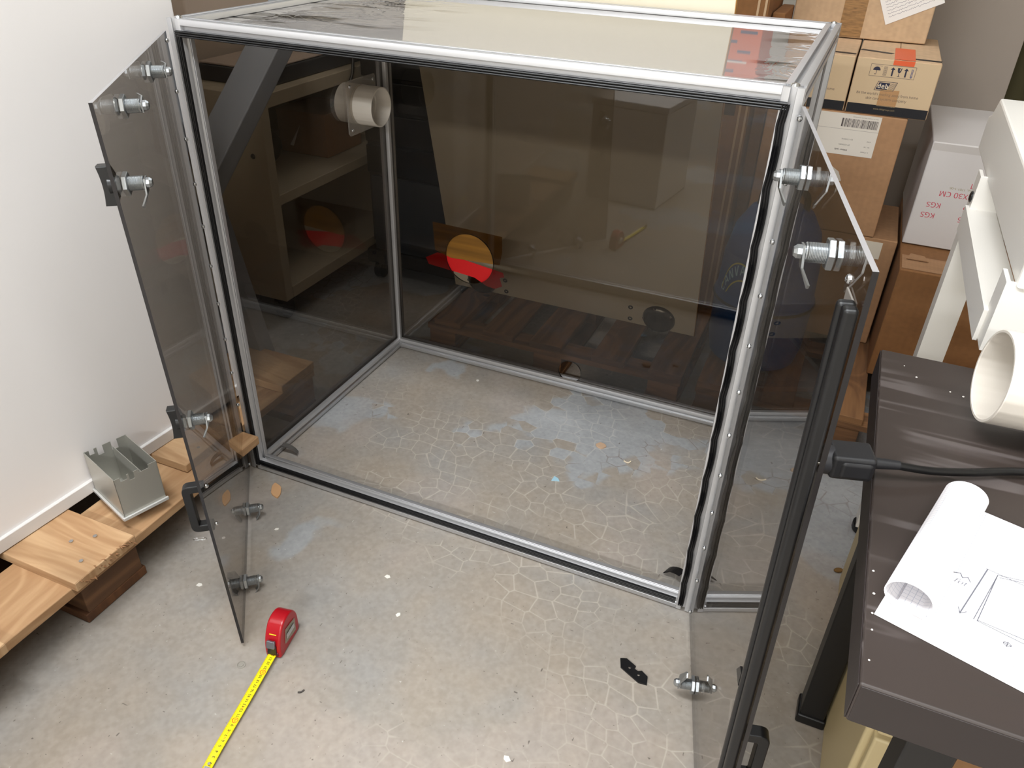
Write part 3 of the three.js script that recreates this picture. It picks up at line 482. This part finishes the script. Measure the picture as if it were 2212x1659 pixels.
  const letter = canvasTex(512, 320, (x, w, h) => { x.fillStyle = '#e6e2de'; x.fillRect(0, 0, w, h); x.strokeStyle = '#8d8890'; x.lineWidth = 3; for (let k = 0; k < 9; k++) { x.beginPath(); let X = 40; x.moveTo(X, 50 + k * 27); while (X < 460 - hash(k, 9) * 150) { X += 7; x.lineTo(X, 50 + k * 27 + (hash(X, k) - 0.5) * 13); } x.stroke(); } });
  carton('cardboard_box', 'large pale cardboard box with a tilted paper note, topmost of the stack', 0.945, 1.315, 0.9075, 1.24, -1.9, -1.475, M.cardpale, (t, w, h) => {
    mesh('brown_tape', face(0.062, h - 0.006, -0.02, h / 2), std(0xb98a52, 0.4, 0, { map: TX.brush }), t, 'strip of brown parcel tape down the front');
    const n = mesh('paper_note', new THREE.BoxGeometry(0.15, 0.1, 0.001), std(0xffffff, 0.7, 0, { map: letter }), t, 'tilted white paper with handwriting'); n.position.set(0.115, 0.12, 0.0018); n.rotation.z = 0.46;
  });
}
// tall brown box with a cut-out handle, and the orange carton on it
carton('cardboard_box', 'tall brown cardboard box beside the cream board, with a dark cut-out', 0.76, 0.905, 0.106, 1.085, -1.52, -1.2, M.carddark, (t, w, h) => {
  mesh('flap', face(0.052, 0.16, 0.006, h - 0.29, 0.002), std(0x2e2018, 0.9), t, 'dark cut-out opening'); mesh('fold', [face(0.006, h - 0.02, 0.045, h / 2, 0.002), face(0.006, h - 0.02, 0.064, h / 2, 0.003)], M.cardpale, t);
});
{
  const pr = canvasTex(256, 512, (x, w, h) => { x.fillStyle = '#e2632f'; x.fillRect(0, 0, w, h); x.fillStyle = '#2d3b66'; for (let k = 0; k < 9; k++) x.fillRect(20 + hash(k, 4) * 120, 40 + k * 52, 50 + hash(k, 6) * 70, 16); x.fillStyle = '#f0e6dc'; x.fillRect(40, 300, 150, 10); });
  carton('printed_carton', 'orange printed carton on the tall brown box, mirrored in the enclosure top', 0.79, 0.9, 1.0865, 1.34, -1.46, -1.21, std(0xd85a2a, 0.6), (t, w, h) => mesh('printed_front', face(w - 0.004, h - 0.004, 0, h / 2), std(0xffffff, 0.6, 0, { map: pr }), t));
}
carton('cardboard_box', 'plain brown carton standing behind the blue vacuum cleaner', 0.908, 0.942, 0.106, 0.98, -1.5, -1.28, M.carddark);
carton('cardboard_box', 'wide brown cardboard box under the white carton, right of the stack', 1.386, 1.94, 0.106, 0.43, -1.62, -0.99, M.carddark, (t, w, h, d) => {
  mesh('flap', flat(w - 0.01, 0.1, 0, h + 0.001, -0.06), M.card, t); mesh('loose_flap', at(extr(shapeOf([[0, 0], [0.055, 0.0], [0.045, 0.03], [0.01, 0.035]]), 0.002), -0.262, h + 0.003, -0.075, -1.5, 0, 0), M.card, t, 'loose torn flap corner');
  mesh('brown_tape', [face(0.07, 0.09, 0.02, 0.1), face(0.07, 0.1, 0.065, 0.16)], std(0x5e3a22, 0.5), t, 'dark brown tape patches');
});
{
  const txt = canvasTex(700, 900, (x, w, h) => { x.fillStyle = '#cfc9c6'; x.fillRect(0, 0, w, h); x.fillStyle = 'rgba(150,140,130,0.25)'; x.fillRect(470, 0, 120, h); x.fillRect(0, 0, w, 60); x.translate(w, h); x.rotate(Math.PI); x.fillStyle = '#c03a4a'; x.font = '62px sans-serif'; x.textAlign = 'left';
    x.fillText('5', 330, 300); x.fillText('KGS', 530, 300); x.fillText('6', 318, 396); x.fillText('KGS', 510, 396); x.fillText('48X23X30 CM', 175, 505); x.fillText('N/701', 190, 600); x.fillStyle = '#8a7d4e'; x.font = '26px sans-serif'; x.fillText('carton no. 1701-1-06', 250, 548); });
  carton('white_carton', 'white carton with red upside down lettering on the wide brown box', 1.388, 1.63, 0.4325, 0.717, -1.66, -1.187, std(0xcfc9c6, 0.75), (t, w, h) => mesh('printed_front', face(w - 0.006, h - 0.006, 0, h / 2), std(0xffffff, 0.75, 0, { map: txt }), t, 'front with red inverted lettering'));
}
single('leaning_panel', rbox(0.34, 1.35, 0.02, 0.002), std(0x9b8f84, 0.8), 'tall grey panel leaning behind the printed cartons', 'panel', [1.45, 0.683, -1.95]).rotation.set(-0.06, 0, 0);
{
  const t = thing('folded_cover', 'olive brown fabric covers hanging behind the white machine', 'cover', [1.9, 0, -2.2]);
  for (let k = 0; k < 6; k++) mesh('fold', at(cyl(0.05, 0.07, 1.9, 16), -0.36 + k * 0.115, 0.95, (k % 2) * 0.04), std([0x5d5634, 0x4a442a, 0x665c38][k % 3], 0.9), t);
}

// ---------------------------------------------------------------- dark table
{
  const T = [1.293, 2.09, 0.672, 0.72, 0.082, 0.682];           // x0 x1 y0 y1 z0 z1
  const dark = dataTex(1024, 512, (u, v) => { const g = fbm(u * 5, v * 90 + fbm(u * 5, v * 6, 131, 2, 5, 6) * 6, 132, 4, 5, 90), c = fbm(u * 3, v * 3, 133, 3, 3, 3), s = sm(0.56, 0.72, fbm(u * 4, v * 70, 134, 2, 4, 70)) * sm(0.4, 0.6, vn(u * 6, v * 8, 135, 6, 8)); let q = mix([46, 41, 40], [64, 58, 56], g); q = mix(q, [52, 43, 39], sm(0.4, 0.7, c)); return mix(q, [112, 106, 106], s * 0.55); });
  const top = std(0xffffff, 0.5, 0, { map: dark, bumpMap: dark, bumpScale: 0.0004 }), t = thing('dark_table', 'dark wood grain table at the right edge holding the graph paper pad', 'table');
  mesh('table_top', boxUV(span(T[0], T[1], T[2], T[3], T[4], T[5], 0.003), 'x', 0.2, 0.1, 1.3), top, t);
  mesh('edge_band', [rbox(0.0012, 0.044, 0.598, 0.0005, T[0] - 0.0004, 0.696, 0.382), rbox(0.794, 0.044, 0.0012, 0.0005, 1.692, 0.696, 0.6822)], std(0x2a2322, 0.45), t, 'dark edge band');
  for (const [x, z] of [[1.365, 0.14], [1.38, 0.61], [2.02, 0.14], [2.02, 0.61]]) {
    const l = mesh('leg', rbox(0.042, 0.66, 0.042, 0.003, 0, 0.342, 0), std(0x121112, 0.4), t); l.position.set(x, 0, z);
    mesh('foot_cap', rbox(0.05, 0.022, 0.05, 0.004, 0, 0.011, 0), M.black, l);
  }
  mesh('apron', [rbox(0.62, 0.04, 0.02, 0.002, 1.69, 0.65, 0.62), rbox(0.62, 0.04, 0.02, 0.002, 1.69, 0.65, 0.13)], std(0x121112, 0.4), t);
  const crumbs = []; for (const [x, z] of [[1.32, 0.12], [1.335, 0.145], [1.375, 0.165], [1.39, 0.17], [1.40, 0.5], [1.297, 0.62], [1.296, 0.655], [1.2965, 0.6], [1.297, 0.575], [1.2955, 0.545]]) crumbs.push(at(new THREE.IcosahedronGeometry(rr(0.0008, 0.0018), 0).scale(1, 0.6, 1), x + 0.003, 0.7208, z, 0, rr(0, 6), 0));
  const cm = single('sawdust', crumbs, std(0xdcd6cf, 0.8), 'tiny white crumbs scattered on the dark table', 'sawdust'); cm.userData.kind = 'stuff';
}
// power plug lying over the table's left edge
{
  const t = thing('power_plug', 'black power plug on a thick cable hanging over the left edge of the dark table', 'plug', [1.288, 0.741, 0.398], 0.28);
  const dk = std(0x1d1d20, 0.5);
  mesh('housing', [rbox(0.046, 0.030, 0.036, 0.005, -0.025, 0, 0), rbox(0.036, 0.024, 0.040, 0.006, -0.022, -0.001, 0)], dk, t);
  mesh('face', at(cyl(0.0165, 0.0165, 0.012, 24), -0.05, -0.001, 0, 0, 0, Math.PI / 2), std(0x2a2a2e, 0.5), t);
  for (const z of [-0.0095, 0.0095]) mesh('pin', at(cyl(0.0024, 0.0024, 0.019, 12), -0.063, -0.001, z, 0, 0, Math.PI / 2), M.steel, t);
  mesh('strain_relief', at(cyl(0.005, 0.0068, 0.03, 16), 0.012, 0, 0, 0, 0, -Math.PI / 2), dk, t);
  mesh('cable', tube([[0.02, 0, 0], [0.06, -0.006, -0.004], [0.11, -0.0115, -0.016], [0.17, -0.0125, -0.028], [0.22, -0.0125, -0.02], [0.27, -0.0125, 0.02]], 0.0046, 60), M.black, t);
}
// graph paper pad with its pages rolled to the left
{
  const t = thing('paper_pad', 'graph paper pad with curled pages and a pencil sketch on the dark table', 'notepad', [1.312, 0.7205, 0.582]);
  const ux = V3(0.955, 0, 0.297).normalize(), uz = V3(-ux.z, 0, ux.x);
  t.quaternion.setFromRotationMatrix(new THREE.Matrix4().makeBasis(ux, V3(0, 1, 0), uz));
  const grid = (x, w, h, s) => { x.fillStyle = '#f4f1f3'; x.fillRect(0, 0, w, h); x.strokeStyle = 'rgba(120,125,150,0.5)'; x.lineWidth = 1.6; for (let k = 0; k <= w / s; k++) { x.beginPath(); x.moveTo(k * s, 0); x.lineTo(k * s, h); x.stroke(); } for (let k = 0; k <= h / s; k++) { x.beginPath(); x.moveTo(0, k * s); x.lineTo(w, k * s); x.stroke(); } };
  const S = 5000, Wp = 0.21, Dp = 0.186;
  const page = canvasTex(Math.round(Wp * S), Math.round(Dp * S), (x, w, h) => {
    grid(x, w, h, S * 0.005); x.strokeStyle = 'rgba(70,70,78,0.85)'; x.fillStyle = 'rgba(70,70,78,0.8)'; x.lineCap = 'round'; const L = (a, lw = 4) => { x.lineWidth = lw; x.beginPath(); a.forEach(([p, q], i) => (i ? x.lineTo(p, q) : x.moveTo(p, q))); x.stroke(); };
    // a box in perspective with dimensions, doors and locks
    L([[250, 430], [1000, 430]]); L([[255, 430], [230, 800]], 6); L([[300, 445], [285, 800]]); L([[300, 440], [300, 800], [1000, 800], [1000, 440]]); L([[300, 440], [560, 330], [640, 345], [640, 420]]); L([[310, 452], [560, 342]]); L([[590, 350], [600, 760], [300, 795]]); L([[640, 350], [690, 320], [1040, 330]]);
    L([[605, 430], [600, 800]]); L([[615, 520], [660, 380], [720, 340]]); L([[215, 770], [230, 805], [250, 778]]); L([[140, 560], [165, 545], [180, 570], [200, 552], [215, 575]], 5); x.font = 'italic 44px serif'; x.fillText('fot', 150, 620); x.fillText('cm', 730, 400); x.font = 'italic 34px serif'; x.fillText('1', 440, 415); x.fillText('2', 470, 540); x.fillText('1', 690, 520);
    for (const [p, q] of [[860, 560], [880, 700], [430, 850], [760, 860], [940, 840]]) { x.lineWidth = 4; x.beginPath(); x.ellipse(p, q, 15, 10, 0, 0, 7); x.stroke(); L([[p - 14, q], [p + 14, q]]); L([[p, q - 16], [p, q + 16]]); } for (const [p, q] of [[820, 770], [880, 790]]) { x.fillRect(p, q, 18, 44); }
    L([[640, 830], [1000, 850]], 3); L([[800, 440], [790, 800]], 3);
  });
  const paper = std(0xf6f3f4, 0.75), pg = std(0xffffff, 0.75, 0, { map: page });
  mesh('page_stack', rbox(Wp, 0.0045, Dp, 0.0008, Wp / 2 + 0.006, 0.00385, -Dp / 2), paper, t);
  mesh('lower_page', box(Wp + 0.01, 0.0008, Dp, Wp / 2, 0.0005, -Dp / 2 + 0.021), paper, t);
  const top = mesh('sketch_page', new THREE.PlaneGeometry(Wp, Dp), pg, t, 'page with a pencil sketch of the enclosure'); top.rotation.x = -Math.PI / 2; top.position.set(Wp / 2 + 0.006, 0.0064, -Dp / 2);
  const R = 0.0175, pts = [], inn = []; for (let k = 0; k <= 40; k++) { const a = -Math.PI / 2 - k / 40 * Math.PI * 2.1, r = R * (1 - 0.12 * k / 40); pts.push([R * 1.35 * 0 + r * Math.cos(a) * 1.25, R + r * Math.sin(a)]); inn.push([(r - 0.0009) * Math.cos(a) * 1.25, R + (r - 0.0009) * Math.sin(a)]); }
  const gp = canvasTex(256, 256, (x, w, h) => grid(x, w, h, 32)); gp.wrapS = gp.wrapT = THREE.RepeatWrapping;
  const rollG = at(boxUV(extr(shapeOf([...pts, ...inn.reverse()]), Dp - 0.002), 'z', 0, 0, 25), 0.014, 0.0008, -Dp + 0.004); mesh('rolled_pages', toCreasedNormals(rollG, 0.5), std(0xffffff, 0.75, 0, { map: gp }), t, 'pages curled into a roll');
}
// ---------------------------------------------------------------- things under the table
{
  const t = thing('drawer_unit', 'cream metal drawer unit standing on the floor under the dark table', 'cabinet', [1.389, 0, 0.385]);
  const c = std(0xcbb98e, 0.45);
  mesh('body', rbox(0.40, 0.5, 0.62, 0.004, 0.201, 0.252, -0.31), c, t);
  for (let i = 0; i < 3; i++) { const d = mesh('drawer', rbox(0.385, 0.15, 0.018, 0.004, 0.203, 0.085 + i * 0.16, 0.008), c, t); mesh('grip', rbox(0.12, 0.014, 0.012, 0.003, 0.203, 0.12 + i * 0.16, 0.022), std(0x4a4640, 0.5), d); }
}
carton('cardboard_box', 'tan cardboard box on the floor at the bottom right corner under the table', 1.45, 1.86, 0.001, 0.37, 0.42, 0.60, M.card, (t, w, h) => mesh('flap_seam', box(0.003, 0.001, 0.17, 0.02, h + 0.0004, -0.09), std(0x6b4f33, 0.9), t));
// ---------------------------------------------------------------- white machine with its stand, behind the table
{
  const t = thing('white_machine', 'white workshop machine on an angle iron stand behind the dark table', 'machine');
  const m = M.machine, sh = shapeOf([[-0.625, 0.845], [-0.632, 0.9], [-0.6, 0.91], [-0.565, 0.944], [0.02, 0.93], [0.075, 0.90], [0.075, 0.845]].map(([z, y]) => [-z, y]));
  mesh('housing', at(extr(sh, 0.5, { bevelEnabled: true, bevelSize: 0.004, bevelThickness: 0.004, bevelSegments: 2 }), 1.424, 0, 0, 0, Math.PI / 2, 0), m, t);
  mesh('top_cover', rbox(0.46, 0.07, 0.5, 0.02, 1.70, 0.968, -0.28), m, t);
  const angle = (w, th, len) => extr(shapeOf([[0, 0], [w, 0], [w, th], [th, th], [th, w], [0, w]]), len, { bevelEnabled: true, bevelSize: 0.0008, bevelThickness: 0.0005, bevelSegments: 1 });
  const blt = (x, y, z, p) => { const b = mesh('bolt', at(lathe([[0, 0.004], [0.006, 0.0045], [0.0095, 0.003], [0.0095, 0]], 18), 0, 0, 0, 0, 0, Math.PI / 2), M.black, p); b.position.set(x, y, z); };
  for (const [x, z] of [[1.41, -0.447], [1.88, -0.447], [1.88, 0.018]]) {
    const l = mesh('leg', at(angle(0.046, 0.004, 0.825), 0, 0.022, 0, -Math.PI / 2, 0, 0), m, t); l.position.set(x, 0, z + 0.046);
    mesh('foot', at(lathe([[0, 0], [0.024, 0], [0.027, 0.006], [0.027, 0.02], [0.022, 0.026], [0, 0.026]], 20), 0.02, 0, -0.022), M.black, l);
    if (x < 1.5 && z < -0.3) { blt(-0.0005, 0.805, -0.02, l); blt(-0.0005, 0.757, -0.02, l); }
  }
  mesh('side_rail', at(angle(0.046, 0.004, 0.46), 1.4045, 0.788, -0.42, 0, 0, -Math.PI / 2), m, t); mesh('side_rail', rbox(0.004, 0.046, 0.46, 0.001, 1.93, 0.76, -0.19), m, t);
  mesh('bracket', at(angle(0.046, 0.004, 0.1), 1.41, 0.745, 0.075, -Math.PI / 2, 0, 0), m, t);
  mesh('cross_rail', [rbox(0.46, 0.046, 0.004, 0.001, 1.66, 0.766, -0.4), rbox(0.46, 0.046, 0.004, 0.001, 1.66, 0.766, 0.05)], m, t);
}
{
  const t = thing('duct_elbow', 'off white plastic duct elbow with a wide open pipe lying on the dark table', 'duct', [1.397, 0.795, 0.245]);
  const x = V3(-0.985, 0.05, 0.15).normalize(); t.quaternion.setFromUnitVectors(V3(0, 1, 0), x);
  mesh('pipe', toCreasedNormals(new THREE.LatheGeometry([[0.0505, -0.11], [0.0505, 0], [0.0512, 0.0012], [0.0538, 0.0012], [0.0545, 0], [0.0545, -0.11]].map((q) => new THREE.Vector2(...q)), 64), 0.5), M.whitep, t);
  mesh('damper', at(cyl(0.049, 0.049, 0.003, 40), 0, -0.075, 0), std(0x26262b, 0.6), t);
  const e = mesh('elbow_body', rbox(0.13, 0.108, 0.13, 0.03, 0, 0, 0, 5), M.whitep, t); e.position.set(0, 0, 0);
  t.updateMatrixWorld(true); const inv = t.matrixWorld.clone().invert(); e.geometry.applyMatrix4(inv.clone().multiply(new THREE.Matrix4().makeTranslation(1.525, 0.776, 0.245)));
}
// ---------------------------------------------------------------- tape measure on the floor
{
  const a = V3(0.436, 0, 0.581), b = V3(0.418, 0, 0.483), dir = b.clone().sub(a).normalize();
  const t = thing('tape_measure', 'red tape measure with its yellow blade pulled out across the floor', 'tape measure', [a.x - dir.x * 0.1, 0.0008, a.z - dir.z * 0.1]); // origin at the zero mark
  t.quaternion.setFromRotationMatrix(new THREE.Matrix4().makeBasis(dir, V3(0, 1, 0), dir.clone().cross(V3(0, 1, 0))));
  const print = canvasTex(2000, 132, (x, w, h) => { x.fillStyle = '#f0dc18'; x.fillRect(0, 0, w, h); x.fillStyle = '#1a1a12'; const cm = 80; for (let k = 0; k < 250; k++) { const l = k % 10 === 0 ? 54 : k % 5 === 0 ? 36 : 22; x.fillRect(k * 8 - 1, 0, 2, l * 0.5); x.fillRect(k * 8 - 1, h - l * 0.5, 2, l * 0.5); }
    x.textAlign = 'center'; x.textBaseline = 'middle'; x.font = 'bold 54px sans-serif'; for (let k = 1; k < 25; k++) { if (k % 10 === 0) { x.strokeStyle = '#d8401c'; x.lineWidth = 9; x.beginPath(); x.arc(k * cm, h / 2, 38, 0, 7); x.stroke(); x.fillStyle = '#d8401c'; x.font = 'bold 44px sans-serif'; x.fillText(String(k), k * cm, h / 2 + 2); x.font = 'bold 54px sans-serif'; } else { x.fillStyle = '#1c1c14'; x.fillText(String(k), k * cm, h / 2); } }
    x.fillStyle = '#d8501c'; x.font = 'bold 34px sans-serif'; x.fillText('II', 6.55 * cm, h / 2); x.fillRect(7.3 * cm, h / 2 - 3, 50, 6); x.fillText('EU', 12.5 * cm, h / 2); x.fillStyle = '#c9a016'; x.fillText('5m', 14.5 * cm, h / 2); });
  const bl = new THREE.PlaneGeometry(0.25, 0.0165, 24, 8), p = bl.attributes.position; for (let i = 0; i < p.count; i++) { const x = p.getX(i) + 0.125, v = p.getY(i) / 0.00825; p.setXYZ(i, x, 0.0045 + 0.0025 * v * v + 0.004 * sm(0.1, 0.25, x) - 0.003 * sm(0.05, 0, x), -p.getY(i)); } bl.computeVertexNormals();
  mesh('blade', bl, std(0xffffff, 0.35, 0, { map: print, side: THREE.DoubleSide }), t, 'yellow printed blade');
  mesh('end_hook', [box(0.001, 0.014, 0.014, 0, 0.006, 0), box(0.012, 0.0008, 0.01, 0.006, 0.0052, 0)], M.zinc, t); for (const x of [0.009, 0.0165]) mesh('rivet', at(cyl(0.0025, 0.0025, 0.0014, 12), x, 0.0062, 0), M.zinc, t);
  const s = new THREE.Shape(); s.moveTo(-0.004, 0.002); s.lineTo(-0.004, 0.013); s.quadraticCurveTo(-0.002, 0.045, 0.018, 0.062); s.quadraticCurveTo(0.03, 0.069, 0.046, 0.064); s.quadraticCurveTo(0.064, 0.056, 0.066, 0.03); s.lineTo(0.066, 0.006); s.quadraticCurveTo(0.065, 0.001, 0.06, 0.0005); s.lineTo(0, 0.0005);
  const red = std(0xa5101c, 0.28), X = 0.2445;
  mesh('case', at(extr(s, 0.024, { bevelEnabled: true, bevelSize: 0.0035, bevelThickness: 0.004, bevelSegments: 4 }), X + 0.004, 0.003, -0.012), red, t, 'red plastic case');
  mesh('mouth', rbox(0.012, 0.01, 0.024, 0.003, X, 0.0105, 0), std(0x5c0a12, 0.4), t);
  const lock = mesh('lock_button', [rbox(0.016, 0.006, 0.017, 0.002, 0, 0.002, 0)], std(0x7c7d84, 0.3, 0.7), t); lock.position.set(X - 0.0035, 0.037, 0); lock.rotation.z = 1.25;
  const slot = mesh('lock_slot', rbox(0.022, 0.003, 0.018, 0.001), std(0x17171a, 0.4), t); slot.position.set(X - 0.0045, 0.022, 0); slot.rotation.z = 1.45;
  const win = mesh('window', new THREE.BoxGeometry(0.022, 0.0012, 0.014), std(0xe6cf2a, 0.15), t, 'small yellow reading window'); win.position.set(X + 0.0145, 0.0585, 0); win.rotation.z = 0.72;
  const badge = mesh('badge', extr(circleHole(shapeOf([[-0.02, -0.012], [0.02, -0.018], [0.022, 0.012], [-0.012, 0.018]]), 0, 0, 0.006), 0.0016), std(0x9a9484, 0.35, 0.6), t); badge.position.set(X + 0.036, 0.033, 0.0165);
  mesh('clip', [rbox(0.03, 0.012, 0.0015, 0.0006, X + 0.036, 0.035, 0.019)], M.zinc, t);
}
// ---------------------------------------------------------------- small things lying on the floor
const oval = (a, b) => { const s = new THREE.Shape(); s.moveTo(-a, 0); s.quadraticCurveTo(-a * 0.35, b * 1.45, 0, b * 1.05); s.quadraticCurveTo(a * 0.7, b * 0.95, a, 0); s.quadraticCurveTo(a * 0.35, -b * 1.45, 0, -b * 1.05); s.quadraticCurveTo(-a * 0.7, -b * 0.95, -a, 0); return at(extr(s, 0.0034, { bevelEnabled: true, bevelSize: 0.0004, bevelThickness: 0.0004, bevelSegments: 1 }), 0, 0, 0, -Math.PI / 2); };
const bisc = std(0xc99d72, 0.8, 0, { bumpMap: fine, bumpScale: 0.0003 });
single('wooden_biscuit', oval(0.0285, 0.0105), bisc, 'oval wooden joining biscuit on the floor in front of the left post', 'wood chip', [0.112, 0.0005, 0.049], -0.83);
single('wooden_biscuit', oval(0.014, 0.0105), std(0xbb9c80, 0.8), 'small round wooden disc on the floor inside the enclosure', 'wood chip', [0.77, 0.0005, -0.466], 0.1);
single('rubber_cutoff', at(extr(circleHole(circleHole(shapeOf([[-0.036, 0.004], [-0.027, 0.013], [-0.004, 0.0125], [-0.002, 0.006], [0.006, 0.007], [0.01, 0.013], [0.026, 0.011], [0.036, -0.004], [0.022, -0.012], [-0.022, -0.011]]), -0.01, 0.001, 0.0026), 0.012, 0.001, 0.0026), 0.003), 0, 0, 0, -Math.PI / 2), M.rubber, 'black lens shaped rubber cut-off with two notches on the floor', 'offcut', [1.046, 0.0002, 0.186], -0.42);
single('plastic_shard', at(extr(shapeOf([[-0.009, -0.007], [0.011, -0.005], [0.007, 0.004], [-0.004, 0.011]]), 0.002), 0, 0, 0, -Math.PI / 2), std(0x9fc4d4, 0.4), 'pale blue plastic shard on the floor inside the enclosure', 'shard', [0.709, 0.0002, -0.284], 0.2);
single('wood_shaving', tube([[-0.009, 0.003, 0], [-0.003, 0.0015, 0.003], [0.004, 0.0015, 0.003], [0.009, 0.004, -0.001]], 0.0018, 16, 6), std(0xd9cab0, 0.8), 'curled pale wood shaving on the floor inside the enclosure', 'shaving', [0.853, 0, -0.431], 0.2);
single('paper_clip', tube([[-0.014, 0, 0.003], [0.01, 0, 0.003], [0.014, 0, 0], [0.01, 0, -0.003], [-0.012, 0, -0.003], [-0.016, 0, 0], [-0.012, 0, 0.0018], [0.006, 0, 0.0018]], 0.0005, 60, 6), M.steel, 'bent paper clip on the floor beside the left door handle', 'paper clip', [0.063, 0.0006, 0.254], 0.55);
single('dry_leaf', at(new THREE.SphereGeometry(0.011, 10, 6).scale(1, 0.4, 0.6), 0, 0.004, 0), std(0x7a5a30, 0.9), 'crumpled brown leaf on the floor between right door and table', 'leaf', [1.386, 0, -0.258], 0.5);
single('floor_bolt', at(lathe([[0, 0.0012], [0.004, 0.0012], [0.0045, 0.0004], [0.0065, 0.0004], [0.007, 0.0016], [0.0085, 0.001], [0.0085, 0]], 20), 0, 0, 0), std(0x9a958c, 0.6, 0.4), 'flat grey bolt ring set in the floor left of the tape measure', 'bolt', [0.366, 0.0001, 0.482]);
single('metal_curl', tube([[-0.006, 0.002, 0], [0, 0.0018, 0.0015], [0.006, 0.002, -0.001]], 0.0015, 12, 6), std(0x3a3430, 0.6), 'dark curled offcut on the floor right of the tape blade', 'offcut', [0.503, 0, 0.483], 0.8);
const flake = at(extr(shapeOf([[-0.006, -0.003], [0.002, -0.005], [0.007, 0], [0.003, 0.004], [-0.004, 0.004]]), 0.0009), 0, 0, 0, -Math.PI / 2), fm = std(0xdedad2, 0.8);
const FLAKES = [[0.499, 0.174, 1, 'white paint flake near the middle of the open floor'], [0.572, 0.254, 0.9, 'white paint flake lying between the tape measure and the black cut-off'], [0.898, 0.446, 1.1, 'white paint flake at the bottom edge of the picture'], [0.196, 0.156, 0.8, 'white paint flake beside the bottom lock of the left door'], [0.334, -0.616, 0.9, 'white paint flake just inside the back rail of the enclosure'], [0.156, 0.36, 1, 'pale paint flake behind the lowest knob of the left door']];
FLAKES.forEach(([x, z, s, l], i) => { const f = single('paint_flake', flake, fm, l, 'flake', [x, 0.0002, z], i * 1.3); f.scale.setScalar(s); });
// ---------------------------------------------------------------- white crate at the near left corner of the frame
{
  const t = thing('white_crate', 'white box at the bottom left corner of the picture', 'box', [0.36, 0, 1.02], 0.12);
  mesh('body', rbox(0.36, 0.43, 0.4, 0.006, -0.09, 0.216, 0.1), M.white, t); mesh('lid', rbox(0.37, 0.03, 0.41, 0.006, -0.09, 0.447, 0.1), M.white, t);
}
renderer.render(scene, camera);
